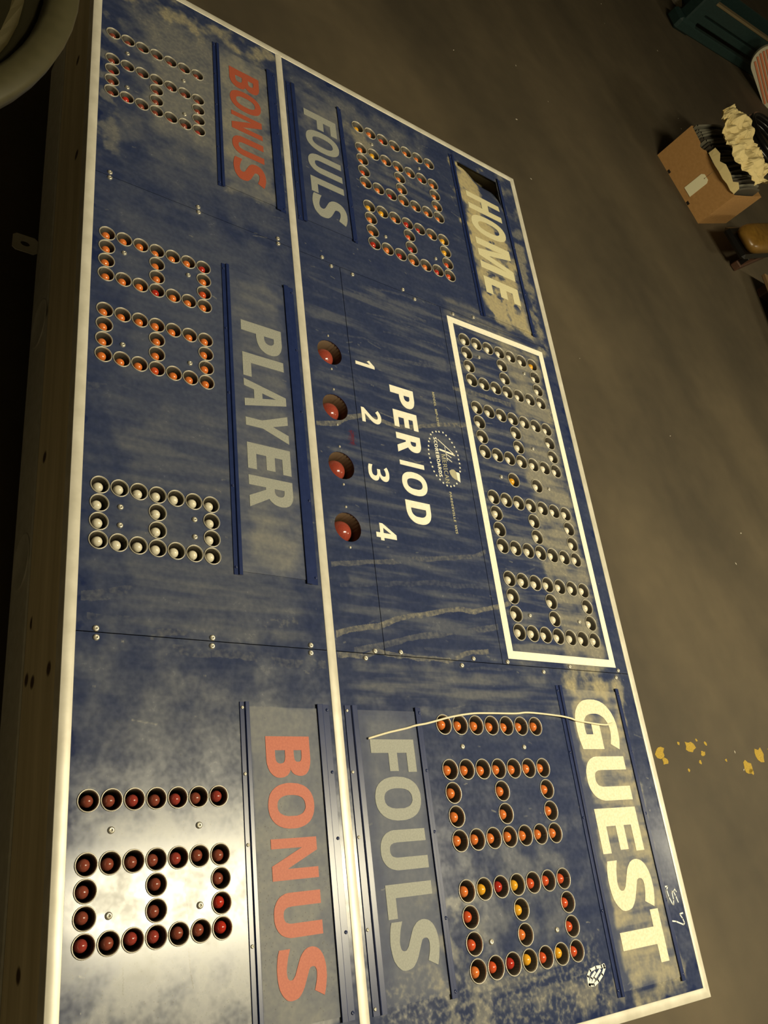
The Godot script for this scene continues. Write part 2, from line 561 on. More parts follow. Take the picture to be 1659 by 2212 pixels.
func plate_mesh(u0: float, u1: float, v0: float, v1: float, dipped := false) -> ArrayMesh:
	var st := mb()
	var nu := 40 if dipped else 1
	var nv := 14 if dipped else 1
	var g := [u0, u1, v0, v1, nu, nv, dipped]
	for i in nu:
		for j in nv:
			uvquad(st, plate_pt(g, i, j, 0.0018), plate_pt(g, i + 1, j, 0.0018), plate_pt(g, i + 1, j + 1, 0.0018), plate_pt(g, i, j + 1, 0.0018))
			uvquad(st, plate_pt(g, i, j, 0.0004), plate_pt(g, i, j + 1, 0.0004), plate_pt(g, i + 1, j + 1, 0.0004), plate_pt(g, i + 1, j, 0.0004))
	for i in nu:
		uvquad(st, plate_pt(g, i, 0, 0.0004), plate_pt(g, i + 1, 0, 0.0004), plate_pt(g, i + 1, 0, 0.0018), plate_pt(g, i, 0, 0.0018))
		uvquad(st, plate_pt(g, i + 1, nv, 0.0004), plate_pt(g, i, nv, 0.0004), plate_pt(g, i, nv, 0.0018), plate_pt(g, i + 1, nv, 0.0018))
	for j in nv:
		uvquad(st, plate_pt(g, 0, j + 1, 0.0004), plate_pt(g, 0, j, 0.0004), plate_pt(g, 0, j, 0.0018), plate_pt(g, 0, j + 1, 0.0018))
		uvquad(st, plate_pt(g, nu, j, 0.0004), plate_pt(g, nu, j + 1, 0.0004), plate_pt(g, nu, j + 1, 0.0018), plate_pt(g, nu, j, 0.0018))
	return done(st)

func plate_pt(g: Array, i: int, j: int, y: float) -> Vector3:
	var u := lerpf(g[0], g[1], float(i) / g[4])
	var v := lerpf(g[2], g[3], float(j) / g[5])
	return P(u, v, y + (home_dip(u, v) if g[6] else 0.0))

# aluminium rail of the frame between two outer corners, mitred, face 20 mm wide
func rail_mesh(a: Vector2, b: Vector2, inward: Vector2, square := 0.0) -> ArrayMesh:
	# profile across the rail: (distance from the outer edge, height)
	var prof := [[0.020, -0.002], [0.020, 0.0004]]
	for k in 9:
		var an := lerpf(0.3, -0.3, k / 8.0)
		prof.append([0.010 + 0.0095 * sin(an) / sin(0.3), 0.0010 + 0.0321 * (cos(an) - cos(0.3))])
	prof.append_array([[0.0, 0.0004], [0.0, -0.030], [0.003, -0.030]])
	var st := SurfaceTool.new()
	st.begin(Mesh.PRIMITIVE_TRIANGLES)
	var d := (b - a).normalized()
	for k in prof.size() - 1:
		var p: Array = prof[k]; var q: Array = prof[k + 1]
		var mp: float = square if square > 0.0 else p[0]
		var mq: float = square if square > 0.0 else q[0]
		var A: Vector2 = a + inward * p[0] + d * mp; var B: Vector2 = b + inward * p[0] - d * mp
		var C: Vector2 = b + inward * q[0] - d * mq; var D: Vector2 = a + inward * q[0] + d * mq
		var A3 := P(A.x, A.y, p[1]); var B3 := P(B.x, B.y, p[1]); var C3 := P(C.x, C.y, q[1]); var D3 := P(D.x, D.y, q[1])
		var out3 := P(-inward.x, -inward.y, 0.6) - P(0, 0, 0)
		if k == 0: out3 = P(inward.x, inward.y, 0.1) - P(0, 0, 0)
		st.set_smooth_group(1 if k > 1 and k < 10 else -1)
		if (B3 - A3).cross(C3 - A3).dot(out3) > 0.0: quad(st, A3, B3, C3, D3)
		else: quad(st, D3, C3, B3, A3)
	return done(st)

# ---------------------------------------------------------------- lamp digits
var cup_s: ArrayMesh
var cup_l: ArrayMesh
var rim_s: ArrayMesh
var rim_l: ArrayMesh
var bulb_s: ArrayMesh
var bulb_l: ArrayMesh
var scoreboard: Node3D

func cells8() -> Array:
	var out := []
	for r in 7: out.append([0, r])
	for r in 7: out.append([3, r])
	for r: int in [0, 3, 6]:
		out.append([1, r]); out.append([2, r])
	return out

func column() -> Array:
	var out := []
	for r in 7: out.append([0, r])
	return out

var holes := {"lower_home": [], "lower_mid": [], "lower_guest": [], "upper_home": [], "timer": [], "upper_guest": []}

func digit(where: String, u: float, v: float, cells: Array, colour: String, odd: Dictionary) -> void:
	var small := where.begins_with("lower")
	var pitch := 0.0350 if small else 0.0442
	for c in cells:
		var cu: float = u + c[0] * pitch
		var cv: float = v + c[1] * pitch
		holes[where].append([cu, cv, 0.0161 if small else 0.0197, pitch * 0.4999])
		var cup := part("lamp_cup", cup_s if small else cup_l, M.cup, scoreboard, P(cu, cv))
		cup.rotation.y = rng.randf_range(0, TAU)
		part("rim", rim_s if small else rim_l, M.rim, cup)
		var col: String = odd.get("%d%d" % [c[0], c[1]], colour)
		var bulb := part("bulb", bulb_s if small else bulb_l, M[col], cup)
		bulb.position = Vector3(rng.randf_range(-0.0012, 0.0012), rng.randf_range(-0.002, 0.001), rng.randf_range(-0.0012, 0.0012))
		bulb.rotation = Vector3(rng.randf_range(-0.08, 0.08), 0, rng.randf_range(-0.08, 0.08))

func screw_at(u: float, v: float, y := 0.0) -> void:
	var s := part("screw", M.screw_mesh, M.screw, scoreboard, P(u, v, y))
	s.rotation.y = rng.randf_range(0, TAU)

# ================================================================ the scene
func _ready() -> void:
	rng.seed = 7
	# ---- camera
	var cam := Camera3D.new()
	cam.name = "camera"
	add_child(cam)
	var right := Vector3(0.80452, 0.58299, 0.11345)
	var up := Vector3(-0.16202, 0.39920, -0.90243)
	var back := Vector3(-0.57140, 0.70764, 0.41562)
	cam.transform = Transform3D(Basis(right, up, back).orthonormalized(), Vector3(-0.3707, 1.2963 + BY, 2.1540))
	cam.keep_aspect = Camera3D.KEEP_HEIGHT
	cam.fov = 63.304
	cam.near = 0.05
	cam.current = true
	# ---- environment (indoors: only the room's lamps light it)
	var we := WorldEnvironment.new()
	we.name = "environment"
	var env := Environment.new()
	env.background_mode = Environment.BG_COLOR
	env.background_color = Color(0.01, 0.01, 0.008)
	env.tonemap_mode = Environment.TONE_MAPPER_LINEAR
	env.tonemap_exposure = 1.0
	env.sdfgi_enabled = true
	env.ssao_enabled = true
	env.ssil_enabled = true
	we.environment = env
	add_child(we)
	# ---- ceiling lights
	var warm := Color(1.0, 0.95, 0.805)
	fixture(Vector3(2.05, 3.84, 2.04), warm, 17.5, "fluorescent ceiling light above the guest end of the scoreboard")
	fixture(Vector3(7.35, 3.84, 2.04), warm, 8.0, "fluorescent ceiling light further along the row, over the open floor")


	paint_face()
	materials()
	room()
	build_scoreboard()
	build_cord()
	build_left()
	build_box()
	build_right()

func fixture(at: Vector3, colour: Color, energy: float, label: String) -> void:
	var f := thing("ceiling_light", label, "light", at, 0.0)
	var housing := mat(Color(0.8, 0.8, 0.78), 0.5)
	part("housing", box_mesh(Vector3(-1.00, 0.0, -0.17), Vector3(1.00, 0.07, 0.17), 0.01), housing, f)
	var glow := mat(Color(0.9, 0.9, 0.85), 0.4)
	glow.emission_enabled = true
	glow.emission = colour
	glow.emission_energy_multiplier = 8.0
	part("diffuser", box_mesh(Vector3(-0.96, -0.03, -0.145), Vector3(0.96, 0.0, 0.145), 0.01), glow, f)
	var a := AreaLight3D.new()
	a.name = "lamp"
	a.area_size = Vector2(1.92, 0.29)
	a.light_color = colour
	a.light_energy = energy
	a.area_range = 30.0
	a.area_attenuation = 2.0
	a.shadow_enabled = true
	f.add_child(a)
	a.position = Vector3(0, -0.04, 0)
	a.rotation = Vector3(-PI / 2.0, 0, 0)

func materials() -> void:
	M.blue = noisy(Color8(30, 42, 82), Color8(38, 50, 92), 0.26, 3.0, 0.02, 21)
	M.alu = noisy(Color8(196, 190, 172), Color8(226, 220, 204), 0.40, 2.5, 0.012, 22, 0.15)
	M.dark_alu = noisy(Color8(190, 186, 170), Color8(208, 204, 190), 0.5, 3.0, 0.02, 23, 0.3)
	M.cup = mat(Color8(56, 50, 39), 0.6, 0.1)
	M.rim = mat(Color8(186, 180, 164), 0.35, 0.3)
	M.screw = mat(Color8(190, 184, 168), 0.38, 0.6)
	M.white = mat(Color8(228, 220, 196), 0.22)
	M.orange = mat(Color8(218, 118, 54), 0.22)
	M.redorange = mat(Color8(206, 82, 42), 0.22)
	M.red = mat(Color8(178, 46, 32), 0.2)
	M.yellow = mat(Color8(228, 164, 40), 0.22)
	M.dark = mat(Color8(134, 66, 50), 0.22)
	M.dark2 = mat(Color8(150, 58, 48), 0.2)
	M.big_red = noisy(Color8(136, 56, 44), Color8(160, 76, 60), 0.16, 30.0, 0.02, 24)
	M.well = mat(Color8(96, 76, 56), 0.6, 0.2)
	M.cream = noisy(Color8(236, 230, 206), Color8(248, 243, 224), 0.5, 8.0, 0.02, 25)
	M.cream_dirty = noisy(Color8(214, 203, 168), Color8(242, 232, 204), 0.6, 12.0, 0.02, 26)
	M.dull = noisy(Color8(138, 140, 132), Color8(158, 158, 148), 0.6, 14.0, 0.03, 27)
	M.home_letter = noisy(Color8(196, 186, 144), Color8(214, 208, 172), 0.65, 14.0, 0.03, 28)
	M.bonus = noisy(Color8(172, 82, 56), Color8(190, 100, 68), 0.55, 14.0, 0.03, 29)
	M.bonus_dirty = noisy(Color8(140, 72, 50), Color8(182, 82, 54), 0.65, 22.0, 0.03, 30)
	M.chalk = mat(Color8(236, 236, 230), 0.9)
	M.logo_grey = mat(Color8(176, 170, 140), 0.6)
	M.black = mat(Color8(14, 14, 14), 0.5)
	var st := lathe([Vector2(0.0055, 0.0), Vector2(0.0053, 0.0016), Vector2(0.0040, 0.0029), Vector2(0.0015, 0.0032), Vector2(0.0011, 0.0022), Vector2(0.0, 0.0022)], 12)
	M.screw_mesh = st
	cup_s = lathe([Vector2(0.0161, -0.001), Vector2(0.0148, -0.001), Vector2(0.0142, -0.030), Vector2(0.010, -0.040), Vector2(0.0, -0.041)], 22)
	cup_l = lathe([Vector2(0.0197, -0.001), Vector2(0.0184, -0.001), Vector2(0.0178, -0.034), Vector2(0.012, -0.046), Vector2(0.0, -0.047)], 24)
	rim_s = lathe([Vector2(0.0171, 0.0001), Vector2(0.0171, 0.0011), Vector2(0.0167, 0.0017), Vector2(0.0157, 0.0017), Vector2(0.0152, 0.0011), Vector2(0.0148, -0.001)], 24)
	rim_l = lathe([Vector2(0.0209, 0.0001), Vector2(0.0209, 0.0012), Vector2(0.0205, 0.0019), Vector2(0.0194, 0.0019), Vector2(0.0189, 0.0012), Vector2(0.0184, -0.001)], 26)
	bulb_s = bulb_mesh(0.0092, -0.0110, -0.041)
	bulb_l = bulb_mesh(0.0102, -0.0115, -0.047)

func bulb_mesh(r: float, yc: float, yb: float) -> ArrayMesh:
	var prof := []
	prof.append(Vector2(r * 0.62, yb))
	prof.append(Vector2(r * 0.62, yc - r * 1.35))
	for k in 8:
		var a := lerpf(-0.75, PI / 2.0, k / 7.0)
		prof.append(Vector2(maxf(0.0, r * cos(a)) if k < 7 else 0.0, yc + r * sin(a)))
	return lathe(prof, 14)

# ---------------------------------------------------------------- room
func room() -> void:
	# concrete: one picture of stains, streaks and grain laid over the floor once
	var n := 1024
	var a := noise(0.004, 41, 5).get_seamless_image(n, n)
	var b := noise(0.05, 42, 4).get_seamless_image(n, n)
	var c := noise(0.012, 43, 4).get_seamless_image(n, n / 5)
	c.resize(n, n, Image.INTERPOLATE_CUBIC)
	for im: Image in [a, b, c]: im.convert(Image.FORMAT_L8)
	var da := a.get_data(); var db := b.get_data(); var dc := c.get_data()
	var out := PackedByteArray()
	out.resize(n * n * 3)
	for i in n * n:
		var t := 0.45 * da[i] / 255.0 + 0.18 * db[i] / 255.0 + 0.37 * dc[i] / 255.0
		var k := 0.72 + 0.56 * t
		out[i * 3] = clampi(int(82.0 * k), 0, 255)
		out[i * 3 + 1] = clampi(int(72.0 * k), 0, 255)
		out[i * 3 + 2] = clampi(int(55.0 * k), 0, 255)
	var tex := Image.create_from_data(n, n, false, Image.FORMAT_RGB8, out)
	M.concrete = mat(Color.WHITE, 0.72)
	M.concrete.albedo_texture = ImageTexture.create_from_image(tex)
	var st := mb()
	var lo := Vector3(-4.0, -0.2, -8.0)
	var hi := Vector3(9.5, 0.0, 5.0)
	bx(st, lo, Vector3(hi.x, -0.0005, hi.z))
	var fl := struct("floor", done(st), mat(Color8(92, 82, 64), 0.8))
	# the walked surface, turned a little so the trowel streaks run as in the photograph
	st = mb()
	for q: Vector3 in [Vector3(lo.x, 0, lo.z), Vector3(hi.x, 0, lo.z), Vector3(hi.x, 0, hi.z), Vector3(lo.x, 0, lo.z), Vector3(hi.x, 0, hi.z), Vector3(lo.x, 0, hi.z)]:
		var w := Vector2(q.x, q.z).rotated(0.42)
		st.set_uv(Vector2(w.x, w.y) / 6.0)
		st.add_vertex(q)
	part("screed", done(st), M.concrete, fl)
	# flakes of a worn yellow floor line
	var yel := noisy(Color8(150, 122, 34), Color8(196, 164, 60), 0.7, 10.0, 0.03, 44)
	for fk in [[1.83, 2.085, 0.035], [1.815, 2.262, 0.036], [1.835, 2.33, 0.018], [1.80, 2.36, 0.012], [1.885, 2.585, 0.038], [1.90, 2.60, 0.02], [1.84, 2.69, 0.042], [1.80, 2.20, 0.010], [1.865, 2.30, 0.012], [1.79, 2.31, 0.009], [1.89, 2.22, 0.009], [1.86, 2.10, 0.02], [1.86, 2.46, 0.010], [1.83, 2.80, 0.05], [1.87, 2.95, 0.04]]:
		var ol := []
		var s := 11
		for k in s:
			var an := TAU * k / s
			var r: float = fk[2] * rng.randf_range(0.45, 1.0)
			ol.append([fk[0] + sin(an) * r * 0.75, fk[1] + cos(an) * r])
		part("paint_flake", slab(ol, -BY, -BY + 0.0008), yel, fl)
	var crumb := mat(Color8(200, 192, 176), 0.8)
	for k in 26:
		var u := rng.randf_range(-3.5, 2.4)
		var v := rng.randf_range(1.7, 4.2)
		if k < 3: u = [0.87, 1.62, 0.2][k]; v = [3.07, 1.95, 2.2][k]
		var s := rng.randf_range(0.003, 0.008)
		var an := rng.randf() * PI
		var d := Vector2(cos(an), sin(an))
		part("grit", slab([[u + d.x * s, v + d.y * s], [u - d.y * s * 0.5, v + d.x * s * 0.5], [u - d.x * s, v - d.y * s], [u + d.y * s * 0.4, v - d.x * s * 0.4]], -BY, -BY + 0.0015), crumb, fl)
	var wall := noisy(Color8(178, 172, 154), Color8(194, 188, 170), 0.9, 0.5, 0.01, 45)
	var roof := noisy(Color8(96, 90, 76), Color8(112, 106, 92), 0.9, 0.5, 0.01, 46)
	struct("ceiling", box_mesh(Vector3(lo.x - 0.2, 3.92, lo.z - 0.2), Vector3(hi.x + 0.2, 4.12, hi.z + 0.2)), roof)
	struct("wall_left", box_mesh(Vector3(lo.x - 0.2, 0.0, lo.z), Vector3(lo.x, 3.92, hi.z)), wall)
	struct("wall_right", box_mesh(Vector3(hi.x, 0.0, lo.z), Vector3(hi.x + 0.2, 3.92, hi.z)), wall)
	struct("wall_back", box_mesh(Vector3(lo.x - 0.2, 0.0, lo.z - 0.2), Vector3(hi.x + 0.2, 3.92, lo.z)), wall)
	struct("wall_front", box_mesh(Vector3(lo.x - 0.2, 0.0, hi.z), Vector3(hi.x + 0.2, 3.92, hi.z + 0.2)), wall)

# ---------------------------------------------------------------- the scoreboard
func build_scoreboard() -> void:
	scoreboard = thing("scoreboard", "large blue basketball scoreboard lying face up with aluminium frame", "scoreboard")
	var sb := scoreboard
	# lamps: lower row (fouls of players, bonus)
	digit("lower_home", 0.266, 0.0485, column(), "dark", {})
	digit("lower_home", 0.354, 0.0485, cells8(), "dark", {"31": "red", "10": "dark2", "36": "dark2"})
	digit("lower_mid", 0.878, 0.0495, cells8(), "orange", {"06": "red", "26": "redorange", "33": "red"})
	digit("lower_mid", 1.071, 0.0495, cells8(), "orange", {"33": "redorange"})
	digit("lower_mid", 1.452, 0.0510, cells8(), "white", {})
	digit("lower_guest", 1.979, 0.0490, column(), "dark", {"02": "dark2", "06": "dark2", "04": "dark2"})
	digit("lower_guest", 2.067, 0.0490, cells8(), "dark", {"26": "red", "30": "dark2", "32": "dark2", "36": "red", "04": "dark2", "33": "dark2"})
	# upper row
	digit("upper_home", 0.149, 0.756, column(), "orange", {"00": "yellow", "02": "redorange"})
	digit("upper_home", 0.233, 0.757, cells8(), "orange", {"01": "yellow", "32": "red", "05": "redorange", "20": "redorange"})
	digit("upper_home", 0.452, 0.758, cells8(), "orange", {"00": "yellow", "01": "yellow", "03": "red", "04": "red", "06": "yellow", "16": "yellow", "30": "red", "13": "redorange", "23": "red", "32": "red", "35": "red", "26": "redorange", "36": "redorange"})
	digit("timer", 0.805, 1.032, cells8(), "white", {"06": "yellow"})
	digit("timer", 1.025, 1.031, cells8(), "white", {})
	digit("timer", 1.288, 1.031, cells8(), "white", {})
	digit("timer", 1.506, 1.033, cells8(), "white", {})
	digit("upper_guest", 1.856, 0.761, column(), "orange", {})
	digit("upper_guest", 1.945, 0.761, cells8(), "orange", {})
	digit("upper_guest", 2.166, 0.760, cells8(), "redorange", {"00": "orange", "01": "yellow", "03": "yellow", "13": "yellow", "23": "orange", "30": "orange", "32": "red", "33": "yellow", "35": "yellow", "02": "red"})
	# the colon of the clock
	for c in [[1.222, 1.118, "yellow"], [1.222, 1.205, "white"]]:
		holes.timer.append([c[0], c[1], 0.0197, 0.0221])
		var cup := part("lamp_cup", cup_l, M.cup, sb, P(c[0], c[1]))
		part("rim", rim_l, M.rim, cup)
		part("bulb", bulb_l, M[c[2]], cup)
	# period lamps: big red bulbs in plain wells
	var ph := []
	var well := lathe([Vector2(0.0345, -0.0025), Vector2(0.0340, -0.0026), Vector2(0.0335, -0.050), Vector2(0.020, -0.085), Vector2(0.0, -0.085)], 28)
	var prof := [Vector2(0.012, -0.085), Vector2(0.013, -0.062)]
	for k in 10:
		var an := lerpf(-0.9, PI / 2.0, k / 9.0)
		prof.append(Vector2(0.026 * cos(an) if k < 9 else 0.0, -0.034 + 0.026 * sin(an)))
	var globe := lathe(prof, 24)
	for u: float in [0.998, 1.148, 1.298, 1.446]:
		ph.append([u, 0.574, 0.0338, 0.036])
		var w := part("lamp_well", well, M.well, sb, P(u, 0.574))
		part("bulb", globe, M.big_red, w)
		screw_small(u - 0.047, 0.574); screw_small(u + 0.047, 0.574)
	# face panels
	var g := 0.0008
	var s0 := 0.7175
	var s1 := 1.7190
	part("face_panel", panel_mesh(0.019, s0 - g, 0.019, 0.494, holes.lower_home), M.face, sb)
	part("face_panel", panel_mesh(s0 + g, s1 - g, 0.019, 0.494, holes.lower_mid), M.face, sb)
	part("face_panel", panel_mesh(s1 + g, L - 0.019, 0.019, 0.494, holes.lower_guest), M.face, sb)
	part("face_panel", panel_mesh(0.019, s0 - g, 0.514, H - 0.019, holes.upper_home, [[0.062, 0.66, 1.152, 1.324]]), M.face, sb)
	var lamp_panel := part("face_panel", panel_mesh(s0 + g, s1 - g, 0.514, 0.633 - g, ph), M.face, sb)
	var period := part("face_panel", panel_mesh(s0 + g, s1 - g, 0.633 + g, 0.961 - g, []), M.face, sb)
	var timer := part("face_panel", panel_mesh(s0 + g, s1 - g, 0.961 + g, H - 0.019, holes.timer), M.face, sb)
	var guest := part("face_panel", panel_mesh(s1 + g, L - 0.019, 0.514, H - 0.019, holes.upper_guest), M.face, sb)
	# frame
	part("frame_rail", rail_mesh(Vector2(0, 0), Vector2(L, 0), Vector2(0, 1)), M.alu, sb)
	part("frame_rail", rail_mesh(Vector2(0, H), Vector2(L, H), Vector2(0, -1)), M.alu, sb)
	part("frame_rail", rail_mesh(Vector2(0, 0), Vector2(0, H), Vector2(1, 0)), M.alu, sb)
	part("frame_rail", rail_mesh(Vector2(L, 0), Vector2(L, H), Vector2(-1, 0)), M.alu, sb)
	part("divider_bar", rail_mesh(Vector2(0.0005, 0.494), Vector2(L - 0.0005, 0.494), Vector2(0, 1), 0.0205), M.alu, sb)
	# sign plates in their channels
	var plates := [
		["home_bonus", 0.110, 0.612, 0.303, 0.320, 0.486, 0.459, "BONUS", 0.172, 0.562, 0.347, 0.433, M.bonus_dirty],
		["guest_bonus", 1.824, 2.330, 0.303, 0.320, 0.486, 0.459, "BONUS", 1.883, 2.287, 0.349, 0.437, M.bonus],
		["player", 0.847, 1.588, 0.303, 0.320, 0.486, 0.459, "PLAYER", 0.988, 1.441, 0.343, 0.443, M.dull],
		["home_fouls", 0.112, 0.612, 0.521, 0.546, 0.701, 0.685, "FOULS", 0.188, 0.571, 0.570, 0.674, M.dull],
		["guest_fouls", 1.824, 2.332, 0.521, 0.548, 0.704, 0.688, "FOULS", 1.887, 2.276, 0.571, 0.675, M.dull],
		["home", 0.050, 0.690, 1.118, 1.136, 1.343, 1.327, "HOME", 0.184, 0.588, 1.163, 1.306, M.home_letter],
		["guest", 1.760, 2.395, 1.118, 1.136, 1.345, 1.329, "GUEST", 1.790, 2.352, 1.162, 1.304, M.cream_dirty]]
	for p in plates:
		part("plate_channel", track_mesh(p[1], p[2], p[3], p[4]), M.blue, sb)
		part("plate_channel", track_mesh(p[1], p[2], p[5], p[6]), M.blue, sb)
		var home: bool = p[0] == "home"
		var pl := part("sign_plate", plate_mesh(p[1] + (0.035 if home else 0.008), p[2] - 0.008, p[4] - 0.006, p[6] + 0.006, home), M.plate, sb)
		pl.set_meta("label", "dusty blue slide-in plate reading " + p[7])
		var words := part("lettering", word(p[7], spans_of(p[7], p[8], p[9]), p[10], p[11], 0.0020, home, 0.45), p[12], pl)
		words.set_meta("label", ("red-orange" if p[7] == "BONUS" else "pale painted") + " letters " + p[7])
		for t: float in [0.02, 0.24, 0.46, 0.75, 0.98]:
			var u := lerpf(p[1], p[2], t)
			var bright: bool = p[0].begins_with("guest") and p[0] != "guest"
			screw_small(u, p[3] + 0.0045 * signf(p[4] - p[3]), 0.0018, M.screw if bright else M.blue)
			screw_small(u, p[5] + 0.0045 * signf(p[6] - p[5]), 0.0018, M.blue)
	# printing on the centre panel
	for w in [["1", 0.986, 1.007, 0.646, 0.702], ["2", 1.127, 1.166, 0.646, 0.702], ["3", 1.277, 1.317, 0.646, 0.704], ["4", 1.422, 1.463, 0.647, 0.702]]:
		part("lettering", lettering(w[0], w[1], w[2], w[3], w[4], 0.0003), M.cream, period)
	part("lettering", word("PERIOD", [[1.038, 1.094], [1.107, 1.154], [1.171, 1.2245], [1.246, 1.258], [1.2725, 1.333], [1.349, 1.406]], 0.741, 0.8135, 0.0003, false, 0.45), M.cream, period)
	part("small_lettering", lettering("MODEL  MP-3210", 1.019, 1.120, 0.879, 0.886, 0.0003), M.logo_grey, period)
	part("small_lettering", lettering("PARDEEVILLE  WIS", 1.302, 1.412, 0.882, 0.889, 0.0003), M.logo_grey, period)
	logo(period)
	# white border round the clock
	var ring := mb()
	for r in [[0.740, 1.705, 0.981, 1.000], [0.740, 1.705, 1.338, 1.357], [0.740, 0.759, 1.000, 1.338], [1.686, 1.705, 1.000, 1.338]]:
		bx(ring, P(r[0], r[2], -0.0004), P(r[1], r[3], 0.0005))
	part("clock_border", done(ring), M.cream, timer)
	# chalk marks by the guest end
	var ck := mb()
	stroke(ck, [[2.210, 1.350], [2.210, 1.359], [2.217, 1.353], [2.232, 1.355], [2.247, 1.362], [2.248, 1.366]], 0.0030, -0.0002, 0.0006)
	stroke(ck, [[2.248, 1.366], [2.239, 1.369], [2.222, 1.370], [2.223, 1.376], [2.232, 1.380], [2.245, 1.384]], 0.0030, -0.0002, 0.0006)
	stroke(ck, [[2.223, 1.376], [2.217, 1.382], [2.224, 1.386]], 0.0022, -0.0002, 0.0006)
	stroke(ck, [[2.280, 1.348], [2.282, 1.360], [2.291, 1.384], [2.288, 1.389], [2.279, 1.386], [2.269, 1.379], [2.268, 1.391]], 0.0030, -0.0002, 0.0006)
	part("chalk_writing", done(ck), M.chalk, guest)
	ck = mb()
	var leaf := [[2.333, 1.096], [2.338, 1.097], [2.349, 1.086], [2.358, 1.071], [2.363, 1.056], [2.361, 1.042], [2.346, 1.043], [2.337, 1.053], [2.334, 1.071], [2.335, 1.088], [2.333, 1.096]]
	stroke(ck, leaf, 0.0055, -0.0002, 0.0006)
	stroke(ck, [[2.362, 1.044], [2.350, 1.052], [2.342, 1.066]], 0.005, -0.0002, 0.0006)
	stroke(ck, [[2.361, 1.050], [2.352, 1.062], [2.340, 1.082]], 0.005, -0.0002, 0.0006)
	part("chalk_leaf", done(ck), M.chalk, guest)
	# screws of the seams and digits
	for q in [[0.708, 0.051], [0.723, 0.051], [0.707, 0.251], [0.722, 0.252], [0.706, 0.456], [0.722, 0.456],
		[1.713, 0.052], [1.728, 0.053], [1.713, 0.256], [1.728, 0.255], [1.712, 0.458], [1.727, 0.457],
		[0.709, 0.581], [0.727, 0.606], [0.727, 0.670], [0.710, 0.834], [0.728, 0.871], [0.727, 1.006], [0.709, 1.086],
		[1.713, 0.608], [1.729, 0.583], [1.711, 0.673], [1.712, 0.873], [1.729, 0.836], [1.713, 1.006 - 0.03], [1.730, 1.088], [1.712, 1.183], [1.712, 1.363], [1.731, 1.348],
		[0.312, 0.083], [0.312, 0.222], [0.426, 0.084], [0.427, 0.223], [0.914, 0.085], [0.914, 0.224], [1.142, 0.086], [1.141, 0.224],
		[1.489, 0.088], [1.524, 0.088], [1.489, 0.227], [1.524, 0.227], [2.022, 0.084], [2.022, 0.224], [2.137, 0.083], [2.137, 0.223],
		[0.193, 0.801], [0.193, 0.976], [0.542, 0.801], [0.542, 0.978], [0.849, 1.077], [0.849, 1.253], [1.105, 1.220], [1.222, 1.073], [1.222, 1.250], [1.594, 1.079], [1.594, 1.254],
		[1.900, 0.803], [1.901, 0.980], [2.256, 0.802], [2.256, 0.980]]:
		screw_at(q[0], q[1])
	# case: pine boards below the frame, sheet-metal tray under them
	var pine := pine_material()
	for c in [["side_board", P(0.006, 0.004, -0.238), P(L - 0.006, 0.026, -0.0305)], ["side_board", P(0.006, H - 0.026, -0.238), P(L - 0.006, H - 0.004, -0.0305)]]:
		part(c[0], box_uv(c[1], c[2]), pine, sb)
	for c in [[P(0.006, 0.0265, -0.238), P(0.028, H - 0.0265, -0.0305)], [P(L - 0.028, 0.0265, -0.238), P(L - 0.006, H - 0.0265, -0.0305)]]:
		part("end_board", box_uv(c[0], c[1]), pine, sb)
	part("case_tray", box_mesh(P(0.004, 0.002, -0.372), P(L - 0.004, H - 0.002, -0.2425), 0.003), M.dark_alu, sb)
	for k in [[1.488, -0.303], [0.915, -0.300]]:
		var kn := part("knockout", lathe([Vector2(0.058, 0.0), Vector2(0.058, 0.0015), Vector2(0.055, 0.0022), Vector2(0.052, 0.0006), Vector2(0.0, 0.0006)], 40), M.dark_alu, sb, P(k[0], 0.002, k[1]))
		kn.rotation.z = PI / 2.0
	# mounting ear with a hole at the back edge
	var ear := mb()
	var o := Vector2(0.643, -0.028)
	for k in 20:
		var q := []
		for an: float in [TAU * k / 20, TAU * (k + 1) / 20]:
			var d := Vector2(cos(an), sin(an))
			q.append(o + d * Vector2(0.008, 0.011))
			q.append(o + d * (0.026 / maxf(absf(d.x), absf(d.y))) * Vector2(0.95, 1.1))
		quad(ear, P(q[0].x, q[0].y, -0.3625), P(q[1].x, q[1].y, -0.3625), P(q[3].x, q[3].y, -0.3625), P(q[2].x, q[2].y, -0.3625))
		quad(ear, P(q[1].x, q[1].y, -0.3655), P(q[0].x, q[0].y, -0.3655), P(q[2].x, q[2].y, -0.3655), P(q[3].x, q[3].y, -0.3655))
		quad(ear, P(q[0].x, q[0].y, -0.3625), P(q[2].x, q[2].y, -0.3625), P(q[2].x, q[2].y, -0.3655), P(q[0].x, q[0].y, -0.3655))
		quad(ear, P(q[1].x, q[1].y, -0.3655), P(q[3].x, q[3].y, -0.3655), P(q[3].x, q[3].y, -0.3625), P(q[1].x, q[1].y, -0.3625))
	part("mounting_ear", done(ear), M.alu, sb)
	# timbers it lies on
	for t in [[0.45, "rough timber under the home end of the scoreboard"], [1.95, "rough timber under the guest end of the scoreboard"]]:
		var tb := part("timber", box_mesh(Vector3(0.06, 0.0, t[0] - 0.045), Vector3(H - 0.06, 0.0775, t[0] + 0.045), 0.004), pine, self)
		tag(tb, t[1], "timber", "timbers under the scoreboard")

